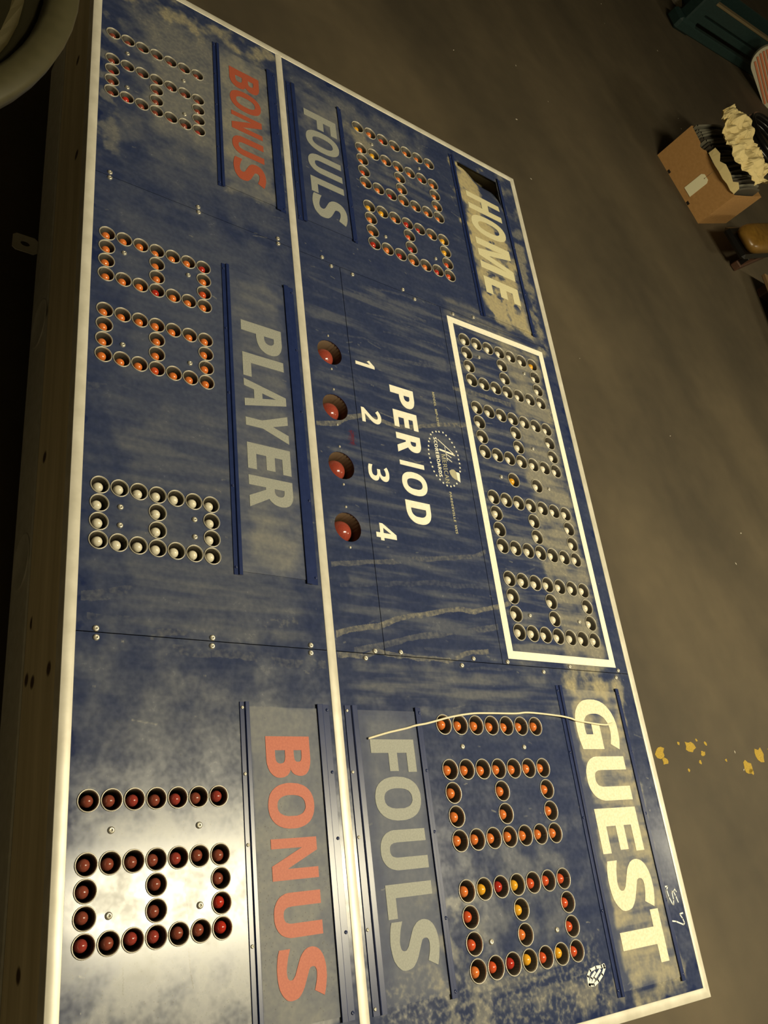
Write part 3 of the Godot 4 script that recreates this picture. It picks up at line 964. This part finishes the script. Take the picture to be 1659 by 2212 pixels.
# letter positions measured on the guest end, fitted between two ends
func spans_of(text: String, a: float, b: float) -> Array:
	var raw: Array = {
		"BONUS": [[1.883, 1.953], [1.962, 2.036], [2.051, 2.115], [2.134, 2.200], [2.215, 2.287]],
		"FOULS": [[1.887, 1.948], [1.956, 2.034], [2.050, 2.118], [2.140, 2.195], [2.200, 2.276]],
		"GUEST": [[1.792, 1.908], [1.924, 2.021], [2.037, 2.130], [2.145, 2.245], [2.250, 2.352]],
		"PLAYER": [[0.988, 1.062], [1.073, 1.133], [1.141, 1.209], [1.212, 1.280], [1.296, 1.356], [1.371, 1.442]],
		"HOME": [[0.184, 0.256], [0.270, 0.352], [0.375, 0.495], [0.527, 0.590]]}[text]
	var lo: float = raw[0][0]
	var hi: float = raw[-1][1]
	var out := []
	for r in raw: out.append([remap(r[0], lo, hi, a, b), remap(r[1], lo, hi, a, b)])
	return out

func screw_small(u: float, v: float, y := 0.0, m: Material = M.screw) -> void:
	var s := part("rivet", M.screw_mesh, m, scoreboard, P(u, v, y))
	s.scale = Vector3(0.55, 0.6, 0.55)

func box_uv(lo: Vector3, hi: Vector3) -> ArrayMesh:
	# plank with grain along its length
	var st := mb()
	bx(st, lo, hi, 0.002)
	st.index()
	var am := st.commit()
	var ar := am.surface_get_arrays(0)
	var vs: PackedVector3Array = ar[Mesh.ARRAY_VERTEX]
	var idx: PackedInt32Array = ar[Mesh.ARRAY_INDEX]
	var along := 2 if hi.z - lo.z > hi.x - lo.x else 0
	var out := mb()
	for i in idx:
		var p := vs[i]
		out.set_uv(Vector2((p[along]) / 2.438, (p.y + p[2 - along] * 0.6) * 4.0))
		out.add_vertex(p)
	return done(out)

func pine_material() -> StandardMaterial3D:
	var w := 1024
	var h := 256
	var a := noise(0.02, 51, 4).get_image(12, h, false, false, true)
	a.resize(w, h, Image.INTERPOLATE_CUBIC)
	var b := noise(0.03, 52, 4).get_image(w / 4, h, false, false, true)
	b.resize(w, h, Image.INTERPOLATE_CUBIC)
	a.convert(Image.FORMAT_L8); b.convert(Image.FORMAT_L8)
	var im := Image.create(w, h, false, Image.FORMAT_RGB8)
	var da := a.get_data(); var db := b.get_data()
	var knots := []
	for k in [[0.598, -0.086], [1.642, -0.205], [1.759, -0.081], [1.743, -0.215], [1.757, -0.176], [1.31, -0.19], [0.25, -0.12], [2.2, -0.15]]:
		knots.append(Vector2(k[0] / 2.438 * w, fposmod((BY + k[1] + 0.004 * 0.6) * 4.0, 1.0) * h))
	for y in h:
		for x in w:
			var t := 0.55 * da[y * w + x] / 255.0 + 0.45 * db[y * w + x] / 255.0
			var c := Color8(186, 172, 136).lerp(Color8(222, 208, 172), t)
			for k: Vector2 in knots:
				var d := Vector2((x - k.x) * 2.38, (y - k.y) * 0.98).length()
				if d < 14.0: c = c.lerp(Color8(52, 34, 20), clampf((14.0 - d) / 6.0, 0.0, 1.0) * 0.9)
			im.set_pixel(x, y, c)
	var m := mat(Color.WHITE, 0.75)
	m.albedo_texture = ImageTexture.create_from_image(im)
	return m

func logo(parent: Node) -> void:
	var stars := [[1.143, 0.859], [1.138, 0.871], [1.136, 0.881], [1.135, 0.894], [1.141, 0.903], [1.149, 0.913], [1.158, 0.919], [1.169, 0.925], [1.181, 0.929], [1.191, 0.932], [1.203, 0.932], [1.214, 0.933], [1.226, 0.932], [1.237, 0.930], [1.274, 0.912], [1.282, 0.902], [1.286, 0.891], [1.286, 0.879], [1.281, 0.868], [1.274, 0.859], [1.265, 0.850], [1.255, 0.844], [1.243, 0.841], [1.232, 0.838], [1.220, 0.837], [1.209, 0.836], [1.197, 0.837], [1.186, 0.839], [1.173, 0.842], [1.164, 0.846], [1.151, 0.852]]
	var st := mb()
	for s in stars:
		var c := Vector2(s[0], s[1])
		for k in 5:
			var a := TAU * k / 5.0
			var tip := c + Vector2(sin(a), cos(a)) * 0.0036
			var l := c + Vector2(sin(a - TAU / 10.0), cos(a - TAU / 10.0)) * 0.0016
			var r := c + Vector2(sin(a + TAU / 10.0), cos(a + TAU / 10.0)) * 0.0016
			for q in [[c, l, tip], [c, tip, r]]:
				var A := P(q[0].x, q[0].y, 0.0005); var B := P(q[1].x, q[1].y, 0.0005); var C := P(q[2].x, q[2].y, 0.0005)
				if (B - A).cross(C - A).y < 0.0: tri(st, A, C, B)
				else: tri(st, A, B, C)
	# the big A and the two Ls are thin strokes
	stroke(st, [[1.160, 0.873], [1.193, 0.922]], 0.0022, -0.0002, 0.0005)
	stroke(st, [[1.188, 0.874], [1.193, 0.921]], 0.0050, -0.0002, 0.0005)
	stroke(st, [[1.176, 0.892], [1.215, 0.893]], 0.0014, -0.0002, 0.0005)
	stroke(st, [[1.196, 0.893], [1.203, 0.908]], 0.0020, -0.0002, 0.0005)
	stroke(st, [[1.207, 0.893], [1.215, 0.908]], 0.0020, -0.0002, 0.0005)
	part("lettering", done(st), M.cream, parent)
	part("lettering", lettering("MERICAN", 1.200, 1.279, 0.876, 0.889, 0.0003, -0.003, "Droid Sans", 400), M.logo_grey, parent)
	part("lettering", lettering("SCOREBOARDS", 1.156, 1.266, 0.858, 0.869, 0.0003, -0.002), M.cream, parent)
	part("cap_shape", slab([[1.241, 0.916], [1.236, 0.910], [1.237, 0.903], [1.242, 0.895], [1.245, 0.894], [1.252, 0.896], [1.259, 0.901], [1.263, 0.909], [1.264, 0.916]], -0.0002, 0.0005), M.logo_grey, parent)
	part("cap_shape", slab([[1.2412, 0.9166], [1.242, 0.925], [1.244, 0.927], [1.269, 0.925], [1.2642, 0.9166]], -0.0002, 0.0005), M.cream, parent)

# ---------------------------------------------------------------- loose cord on the guest end
func build_cord() -> void:
	var pts := [[1.886, 0.566, 0.0018], [1.875, 0.612, 0.0018], [1.866, 0.659, 0.0018], [1.861, 0.680, 0.0052], [1.857, 0.706, 0.0052], [1.852, 0.730, 0.0022], [1.841, 0.781, 0.0020], [1.833, 0.839, 0.0020], [1.831, 0.893, 0.0020], [1.830, 0.966, 0.0020], [1.827, 1.002, 0.0020], [1.828, 1.051, 0.0008], [1.832, 1.101, 0.0030], [1.834, 1.116, 0.0052], [1.838, 1.142, 0.0052], [1.841, 1.158, 0.0030], [1.846, 1.203, 0.0026], [1.850, 1.258, 0.0026], [1.846, 1.290, 0.0026]]
	var c := Curve3D.new()
	for k in pts.size():
		var p := P(pts[k][0], pts[k][1], pts[k][2] + 0.0027)
		var a: Array = pts[maxi(k - 1, 0)]
		var b: Array = pts[mini(k + 1, pts.size() - 1)]
		var t := (P(b[0], b[1], b[2]) - P(a[0], a[1], a[2])) / 6.0
		c.add_point(p, -t, t)
	var path := []
	var n := 120
	for k in n + 1: path.append(c.sample_baked(c.get_baked_length() * k / n, true))
	var o := part("cord", tube(path, 0.0021, 8), mat(Color8(232, 222, 190), 0.8), self)
	tag(o, "thin white cord lying loosely across the guest end of the scoreboard", "cord")

# ---------------------------------------------------------------- white tub at the upper left
func build_left() -> void:
	var c := P(0.794, -0.700, 0.0)
	c.y = 0.0
	var stand := thing("steel_drum", "dark steel drum standing beside the scoreboard under the white tub", "drum", c)
	part("shell", lathe([Vector2(0.0, 0.0), Vector2(0.29, 0.0), Vector2(0.30, 0.01), Vector2(0.29, 0.02), Vector2(0.285, 0.2), Vector2(0.295, 0.21), Vector2(0.285, 0.22), Vector2(0.285, 0.58), Vector2(0.295, 0.59), Vector2(0.29, 0.60), Vector2(0.0, 0.60)], 36, false), mat(Color8(30, 32, 34), 0.5, 0.3), stand)
	var tub := thing("plastic_tub", "large round plastic tub with broad rim, shade painted in as dark olive, cut by the upper left corner", "tub", Vector3(c.x, 0.6, c.z))
	var olive := noisy(Color8(58, 54, 34), Color8(68, 63, 42), 0.45, 3.0, 0.02, 61)  # dark olive paints the shade on the tub into its colour
	part("shell", lathe([Vector2(0.0, 0.0), Vector2(0.40, 0.0), Vector2(0.44, 0.02), Vector2(0.515, 0.225), Vector2(0.515, 0.235), Vector2(0.505, 0.232), Vector2(0.43, 0.028), Vector2(0.39, 0.008), Vector2(0.0, 0.008)], 72), olive, tub)
	part("rim", lathe([Vector2(0.515, 0.225), Vector2(0.560, 0.232), Vector2(0.564, 0.252), Vector2(0.560, 0.262), Vector2(0.526, 0.257), Vector2(0.519, 0.252), Vector2(0.515, 0.235)], 72), olive, tub)
	var st := mb()  # added cream strip: the lit crescent inside the tub, put into colour
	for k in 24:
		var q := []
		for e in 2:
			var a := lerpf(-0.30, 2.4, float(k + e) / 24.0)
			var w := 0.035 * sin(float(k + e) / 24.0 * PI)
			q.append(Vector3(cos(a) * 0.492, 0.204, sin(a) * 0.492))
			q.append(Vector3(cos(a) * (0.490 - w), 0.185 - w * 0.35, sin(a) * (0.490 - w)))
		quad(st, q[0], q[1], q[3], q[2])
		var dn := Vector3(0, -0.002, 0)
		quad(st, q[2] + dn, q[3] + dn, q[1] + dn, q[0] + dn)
	part("lit_crescent", done(st), mat(Color8(236, 224, 178), 0.5), tub).set_meta("label", "added cream strip standing for a crescent of light")

# ---------------------------------------------------------------- the box of packing on the floor
const BOX_TURN := 25.7119
func box_frame() -> Transform3D:
	# local x along the front face (s), y up, z into the box
	var d := Vector3(0.434, 0.0, 0.901)
	var n := Vector3(0.901, 0.0, -0.434)
	return Transform3D(Basis(d, Vector3.UP, n), P(-1.733, 3.518, -BY))

func wall_strip(tops: Array, t: Transform3D, th: float) -> ArrayMesh:
	# cardboard wall: polyline of its torn top edge over a straight foot, with thickness
	var st := mb()
	for k in tops.size() - 1:
		var a: Array = tops[k]; var b: Array = tops[k + 1]
		var A := Vector3(a[0], a[2] if a.size() > 2 else 0.0, 0); var B := Vector3(b[0], b[2] if b.size() > 2 else 0.0, 0)
		var C := Vector3(b[0], b[1], 0); var D := Vector3(a[0], a[1], 0)
		var z := Vector3(0, 0, th)
		quad(st, t * B, t * A, t * D, t * C)
		quad(st, t * (A + z), t * (B + z), t * (C + z), t * (D + z))
		quad(st, t * D, t * (D + z), t * (C + z), t * C)
		quad(st, t * (A + z), t * A, t * B, t * (B + z))
	var f: Array = tops[0]; var g: Array = tops[-1]
	var z2 := Vector3(0, 0, th)
	quad(st, t * Vector3(f[0], 0, 0), t * (Vector3(f[0], 0, 0) + z2), t * (Vector3(f[0], f[1], 0) + z2), t * Vector3(f[0], f[1], 0))
	quad(st, t * (Vector3(g[0], 0, 0) + z2), t * Vector3(g[0], 0, 0), t * Vector3(g[0], g[1], 0), t * (Vector3(g[0], g[1], 0) + z2))
	return done(st)

func build_box() -> void:
	var t := box_frame()
	var w := 0.4986
	var dep := 0.4336
	var card := noisy(Color8(172, 128, 74), Color8(190, 144, 88), 0.8, 4.0, 0.02, 71)
	var bxn := thing("cardboard_box", "open brown cardboard box on the concrete floor, packed with grey strips", "box")
	part("front_wall", wall_strip([[0.0, 0.247], [0.06, 0.244], [0.115, 0.240], [0.13, 0.226], [0.155, 0.232], [0.175, 0.244], [0.249, 0.240], [0.36, 0.243], [0.46, 0.249], [w, 0.25]], t, 0.005), card, bxn)
	part("back_wall", wall_strip([[0.0, 0.25], [w, 0.25]], t * Transform3D(Basis.IDENTITY, Vector3(0, 0, dep - 0.005)), 0.005), card, bxn)
	var side := Transform3D(Basis(Vector3.UP, -PI / 2.0), Vector3.ZERO)
	part("side_wall", wall_strip([[0.0055, 0.247], [dep - 0.0055, 0.25]], t * Transform3D(Basis(Vector3(0, 0, 1), Vector3.UP, Vector3(1, 0, 0)), Vector3.ZERO), 0.005), card, bxn)
	part("side_wall", wall_strip([[0.0055, 0.25], [0.2, 0.247], [dep - 0.0055, 0.25]], t * Transform3D(Basis(Vector3(0, 0, 1), Vector3.UP, Vector3(1, 0, 0)), Vector3(w - 0.005, 0, 0)), 0.005), card, bxn)
	part("bottom", box_mesh(Vector3(0.0055, 0.0, 0.0055), Vector3(w - 0.0055, 0.005, dep - 0.0055), 0.0, t), card, bxn)
	var slot := mat(Color8(24, 18, 12), 0.9)
	for s: float in [0.129, 0.3586]:
		part("hand_notch", box_mesh(Vector3(s - 0.011, 0.002, -0.0008), Vector3(s + 0.011, 0.017, 0.0), 0.0, t), slot, bxn)
	# manila tag hanging on the front
	var tg := thing("hang_tag", "blank cream shipping tag on the front of the cardboard box", "tag")
	var st := mb()
	var ol := PackedVector2Array([Vector2(0.270, 0.038), Vector2(0.337, 0.038), Vector2(0.337, 0.158), Vector2(0.324, 0.173), Vector2(0.284, 0.173), Vector2(0.270, 0.158)])
	var hole := Vector2(0.3035, 0.160)
	for k in ol.size():
		var a := ol[k]; var b := ol[(k + 1) % ol.size()]
		var ha := hole + (a - hole).normalized() * 0.004; var hb := hole + (b - hole).normalized() * 0.004
		quad(st, t * Vector3(b.x, b.y, -0.003), t * Vector3(a.x, a.y, -0.003), t * Vector3(ha.x, ha.y, -0.003), t * Vector3(hb.x, hb.y, -0.003))
		quad(st, t * Vector3(a.x, a.y, -0.0018), t * Vector3(b.x, b.y, -0.0018), t * Vector3(hb.x, hb.y, -0.0018), t * Vector3(ha.x, ha.y, -0.0018))
		quad(st, t * Vector3(a.x, a.y, -0.003), t * Vector3(b.x, b.y, -0.003), t * Vector3(b.x, b.y, -0.0018), t * Vector3(a.x, a.y, -0.0018))
	part("card", done(st), mat(Color8(255, 248, 208), 0.4), tg)
	part("tie", tube([t * Vector3(0.3035, 0.160, -0.0035), t * Vector3(0.306, 0.20, -0.004), t * Vector3(0.308, 0.243, -0.003), t * Vector3(0.309, 0.2475, 0.006)], 0.0009, 6), mat(Color8(180, 160, 120), 0.8), tg)
	# grey strips standing in the box, leaning back
	var greys := [noisy(Color8(70, 66, 58), Color8(104, 100, 88), 0.35, 12.0, 0.03, 72), noisy(Color8(56, 52, 46), Color8(84, 78, 68), 0.4, 12.0, 0.03, 73), noisy(Color8(104, 102, 90), Color8(136, 132, 116), 0.4, 12.0, 0.03, 74)]
	for k in 22:
		var s := 0.018 + k * 0.0212
		var hgt := 0.262 + rng.randf_range(-0.008, 0.014)
		var z0 := rng.randf_range(0.012, 0.03)
		var bend := rng.randf_range(0.015, 0.04)
		var st2 := mb()
		var half := rng.randf_range(0.0062, 0.0088)
		var rows := 8
		for r in rows:
			var q := []
			for e: float in [float(r) / rows, float(r + 1) / rows]:
				var z := z0 + e * (dep - 0.07)
				q.append(Vector3(s + sin(e * 5.0 + k) * 0.002, hgt + bend * sin(e * PI * 0.8), z))
			var dx := Vector3(half, 0, 0)
			var dy := Vector3(0, 0.012, 0)
			quad(st2, t * (q[0] - dx), t * (q[1] - dx), t * (q[1] + dy * 0.6), t * (q[0] + dy * 0.6))
			quad(st2, t * (q[0] + dy * 0.6), t * (q[1] + dy * 0.6), t * (q[1] + dx), t * (q[0] + dx))
			for sd: float in [-1.0, 1.0]:
				var o0 := Vector3(q[0].x + dx.x * sd, 0.006, q[0].z); var o1 := Vector3(q[1].x + dx.x * sd, 0.006, q[1].z)
				if sd < 0: quad(st2, t * o0, t * o1, t * (q[1] - dx), t * (q[0] - dx))
				else: quad(st2, t * o1, t * o0, t * (q[0] + dx), t * (q[1] + dx))
			if r == 0:
				quad(st2, t * Vector3(q[0].x + half, 0.006, q[0].z), t * Vector3(q[0].x - half, 0.006, q[0].z), t * (q[0] - dx), t * (q[0] + dx))
			if r == rows - 1:
				quad(st2, t * Vector3(q[1].x - half, 0.006, q[1].z), t * Vector3(q[1].x + half, 0.006, q[1].z), t * (q[1] + dx), t * (q[1] - dx))
		var o := part("grey_strip", done(st2), greys[k % 3 if k > 3 else 2], self)
		tag(o, "dusty grey strip packed upright in the cardboard box", "strip", "grey strips packed in the cardboard box")
	# crumpled packing paper on top
	var nz := noise(2.6, 81, 3)
	var cz := noise(5.0, 82, 2, FastNoiseLite.TYPE_CELLULAR)
	var st3 := mb()
	var nu := 44
	var nv := 44
	for i in nu:
		for j in nv:
			var A: Vector3 = t * paper_pt(nz, cz, nu, nv, i, j); var B: Vector3 = t * paper_pt(nz, cz, nu, nv, i + 1, j); var C: Vector3 = t * paper_pt(nz, cz, nu, nv, i + 1, j + 1); var D: Vector3 = t * paper_pt(nz, cz, nu, nv, i, j + 1)
			quad(st3, A, D, C, B)
			var th := Vector3(0, -0.0008, 0)
			quad(st3, A + th, B + th, C + th, D + th)
	var paper := part("packing_paper", done(st3), mat(Color8(226, 206, 148), 0.75), self)
	var band := part("packing_paper", paper_band(t), mat(Color8(226, 206, 148), 0.75), self)
	tag(band, "narrow cream paper strip curled over the front of the packed cardboard box", "paper")
	tag(paper, "crumpled cream packing paper heaped on top of the cardboard box", "paper")

func paper_band(t: Transform3D) -> ArrayMesh:
	# a strip of the same paper curled along the front of the box
	var pts := [[0.20, -0.010], [0.235, -0.020], [0.29, -0.026], [0.335, -0.030], [0.38, -0.026], [0.42, -0.022], [0.46, -0.016], [0.49, -0.010]]
	var st := mb()
	for k in pts.size() - 1:
		var q := []
		for e in 2:
			var p: Array = pts[k + e]
			var w := 0.034 + 0.012 * sin((k + e) * 2.3)
			var o := Vector3(0.012 * sin((k + e) * 1.7), 0.0, -0.018 - 0.008 * cos((k + e) * 2.9))
			q.append(Vector3(p[0], 0.252 + 0.012 * sin((k + e) * 3.1), p[1]))
			q.append(Vector3(p[0], 0.262 + w, p[1] + 0.012) + o * Vector3(1, 1, 0.3))
		var th := Vector3(0.0, -0.001, 0.001)
		quad(st, t * q[0], t * q[1], t * q[3], t * q[2])
		quad(st, t * (q[2] + th), t * (q[3] + th), t * (q[1] + th), t * (q[0] + th))
	return done(st)

func along(pts: Array, x: float) -> float:
	for k in pts.size() - 1:
		if x <= pts[k + 1][0]:
			return lerpf(pts[k][1], pts[k + 1][1], smoothstep(0.0, 1.0, (x - pts[k][0]) / (pts[k + 1][0] - pts[k][0])))
	return pts[-1][1]

func paper_pt(nz: FastNoiseLite, cz: FastNoiseLite, nu: int, nv: int, i: int, j: int) -> Vector3:
	var a := float(i) / nu
	var b := float(j) / nv
	var s := lerpf(-0.07, 0.50, a)
	var z0 := along([[-0.07, 0.36], [0.0, 0.17], [0.13, 0.03], [0.24, -0.05], [0.30, -0.06], [0.36, -0.05], [0.44, 0.0], [0.50, 0.08]], s)
	var z1 := along([[-0.07, 0.50], [0.05, 0.50], [0.16, 0.47], [0.24, 0.50], [0.36, 0.40], [0.50, 0.24]], s)
	var z := lerpf(z0, z1, b) + 0.014 * nz.get_noise_2d(s * 6.0, b * 3.0)
	var y := 0.332 + 0.03 * sin(b * PI) + 0.10 * absf(nz.get_noise_2d(s * 1.6 + z * 0.9, z * 1.4 - s)) + 0.05 * (cz.get_noise_2d(s * 0.8, z * 0.8) + 1.0) - 0.02 * b
	return Vector3(s, y, z)

# ---------------------------------------------------------------- things along the right edge
func build_right() -> void:
	# coil of black hose behind the box
	var hose := mat(Color8(26, 25, 24), 0.22)
	var path := []
	for k in 161:
		var a := TAU * 3.2 * k / 160.0
		var r := 0.27 - 0.012 * (a / TAU)
		path.append(Vector3(5.20 + cos(a) * r, 0.022 + 0.036 * a / TAU, -2.72 + sin(a) * r))
	var co := part("hose_coil", tube(path, 0.021, 10), hose, self)
	tag(co, "glossy black hose coiled on the floor behind the cardboard box", "hose")
	# teal steel bench base, far upper right
	var teal := noisy(Color8(26, 48, 47), Color8(38, 62, 60), 0.5, 3.0, 0.02, 91)
	var bt := Transform3D(Basis(Vector3(0.9735, 0, -0.2287), Vector3.UP, Vector3(0.2287, 0, 0.9735)), P(-3.68, 4.62, -BY))
	var bench := thing("steel_bench_base", "low teal painted steel base with rails at the upper right", "bench")
	part("bottom_rail", box_mesh(Vector3(0.0, 0.0, -0.06), Vector3(2.2, 0.07, 0.0), 0.008, bt), teal, bench)
	part("middle_rail", box_mesh(Vector3(0.05, 0.105, -0.06), Vector3(2.2, 0.165, -0.012), 0.006, bt), teal, bench)
	part("upper_rail", box_mesh(Vector3(0.05, 0.175, -0.07), Vector3(2.2, 0.27, -0.022), 0.006, bt), teal, bench)
	part("back_panel", box_mesh(Vector3(0.05, 0.0, -0.5), Vector3(2.2, 0.25, -0.48), 0.003, bt), teal, bench)
	part("edge_board", box_mesh(Vector3(0.05, 0.2705, -0.075), Vector3(2.2, 0.29, -0.02), 0.004, bt), mat(Color8(120, 106, 76), 0.7), bench)
	part("foot", box_mesh(Vector3(-0.16, 0.0, -0.12), Vector3(0.06, 0.10, 0.03), 0.02, bt), teal, bench)
	part("post", box_mesh(Vector3(-0.10, 0.08, -0.10), Vector3(0.05, 0.62, 0.01), 0.012, bt), teal, bench)
	var rag := lathe([Vector2(0.0, 0.0), Vector2(0.05, 0.0), Vector2(0.06, 0.02), Vector2(0.03, 0.045), Vector2(0.0, 0.05)], 7, false)
	var rg := part("rag", rag, mat(Color8(206, 196, 176), 0.9), self, P(-4.12, 4.72, -BY))
	tag(rg, "small white rag on the floor beyond the teal bench base", "rag")
	# rounded white piece with ribbed peach face, at the right edge
	var pd := thing("ribbed_paddle", "white rounded plastic paddle with ribbed peach face at the right edge", "paddle")
	var ay := Vector3(-0.80, 0.36, -0.30).normalized()
	var az := Vector3(-0.70, 0.25, 0.69)
	az = (az - ay * ay.dot(az)).normalized()
	var pt := Transform3D(Basis(ay.cross(az), ay, az), P(-3.60, 5.80, -BY + 0.09))
	var wh := mat(Color8(206, 200, 176), 0.4)
	var st := mb()
	var ring := []
	for k in 25:
		var a := lerpf(0.0, PI, k / 24.0)
		ring.append(Vector2(cos(a) * 0.13, 0.34 + sin(a) * 0.13))
	ring.append(Vector2(-0.10, -0.05)); ring.append(Vector2(0.10, -0.05))
	var m := ring.size()
	for k in m:
		var a: Vector2 = ring[k]; var b: Vector2 = ring[(k + 1) % m]
		quad(st, pt * Vector3(a.x, a.y, -0.015), pt * Vector3(a.x, a.y, 0.015), pt * Vector3(b.x, b.y, 0.015), pt * Vector3(b.x, b.y, -0.015))
		tri(st, pt * Vector3(0, 0.15, 0.015), pt * Vector3(a.x, a.y, 0.015), pt * Vector3(b.x, b.y, 0.015))
		tri(st, pt * Vector3(0, 0.15, -0.015), pt * Vector3(b.x, b.y, -0.015), pt * Vector3(a.x, a.y, -0.015))
	part("blade", done(st), wh, pd)
	var peach := mat(Color8(216, 132, 92), 0.6)
	for k in 8:
		var x := -0.09 + k * 0.0257
		var top := 0.34 + sqrt(maxf(0.0, 0.105 * 0.105 - x * x))
		part("rib", box_mesh(Vector3(x - 0.0085, 0.0, 0.015), Vector3(x + 0.0085, top, 0.021), 0.003, pt), peach, pd)
	# low chair with a rounded brown seat beside the box, on a wooden runner
	var ct := Transform3D(Basis(Vector3(0.901, 0, -0.434), Vector3.UP, Vector3(0.434, 0, 0.901)), P(-1.15, 3.785, -BY))
	var chair := thing("low_chair", "low chair with rounded yellow-brown padded seat beside the cardboard box", "chair")
	var hide := noisy(Color8(100, 72, 28), Color8(136, 102, 42), 0.32, 3.0, 0.015, 92)
	var dark_frame := mat(Color8(20, 18, 16), 0.3, 0.3)
	var oak := noisy(Color8(62, 38, 24), Color8(84, 54, 34), 0.6, 5.0, 0.03, 93)
	part("cushion", cushion(0.56, 0.19, 0.10, ct * Transform3D(Basis.IDENTITY, Vector3(0.30, 0.175, 0.10))), hide, chair)
	part("frame", box_mesh(Vector3(-0.012, 0.10, -0.022), Vector3(0.60, 0.14, 0.20), 0.02, ct), dark_frame, chair)
	var wt := Transform3D(Basis(Vector3(0.845, 0, -0.535), Vector3.UP, Vector3(0.535, 0, 0.845)), P(-1.035, 3.965, -BY))
	part("runner", box_mesh(Vector3(0.0, 0.0, -0.025), Vector3(0.95, 0.05, 0.025), 0.006, wt), oak, chair)
	for q: float in [0.03, 0.30, 0.55]:
		part("leg", box_mesh(Vector3(q - 0.015, 0.045, -0.015), Vector3(q + 0.015, 0.105, 0.015), 0.004, wt), dark_frame, chair)
	# low shelf with a tan top board
	var stand := thing("low_shelf", "low wooden shelf with a tan top board at the right edge", "shelf")
	var shelf := mat(Color8(128, 100, 66), 0.7)
	part("top_board", box_mesh(P(-0.99, 4.135, -BY + 0.080), P(-0.30, 4.75, -BY + 0.105), 0.004), shelf, stand)
	for u: float in [-0.93, -0.36]:
		part("bearer", box_mesh(P(u - 0.03, 4.19, -BY), P(u + 0.03, 4.72, -BY + 0.080), 0.006), oak, stand)

func cushion(w: float, d: float, h: float, t: Transform3D) -> ArrayMesh:
	var st := SurfaceTool.new()
	st.begin(Mesh.PRIMITIVE_TRIANGLES)
	st.set_smooth_group(0)
	var n := 28
	var rings := 9
	for r in rings:
		for k in n:
			var A: Vector3 = cushion_pt(w, d, h, t, n, rings, k, r); var B: Vector3 = cushion_pt(w, d, h, t, n, rings, k + 1, r); var C: Vector3 = cushion_pt(w, d, h, t, n, rings, k + 1, r + 1); var D: Vector3 = cushion_pt(w, d, h, t, n, rings, k, r + 1)
			if r > 0: tri(st, A, C, B)
			if r < rings - 1: tri(st, A, D, C)
	st.index()
	st.generate_normals()
	return st.commit()

func cushion_pt(w: float, d: float, h: float, t: Transform3D, n: int, rings: int, k: int, r: int) -> Vector3:
	var a := TAU * k / n
	var e := lerpf(-PI / 2.0, PI / 2.0, float(r) / rings)
	var ce := pow(maxf(cos(e), 0.0), 0.35)
	var x := signf(cos(a)) * pow(absf(cos(a)), 0.45) * w / 2.0 * ce
	var z := signf(sin(a)) * pow(absf(sin(a)), 0.45) * d / 2.0 * ce
	return t * Vector3(x, sin(e) * h / 2.0, z)
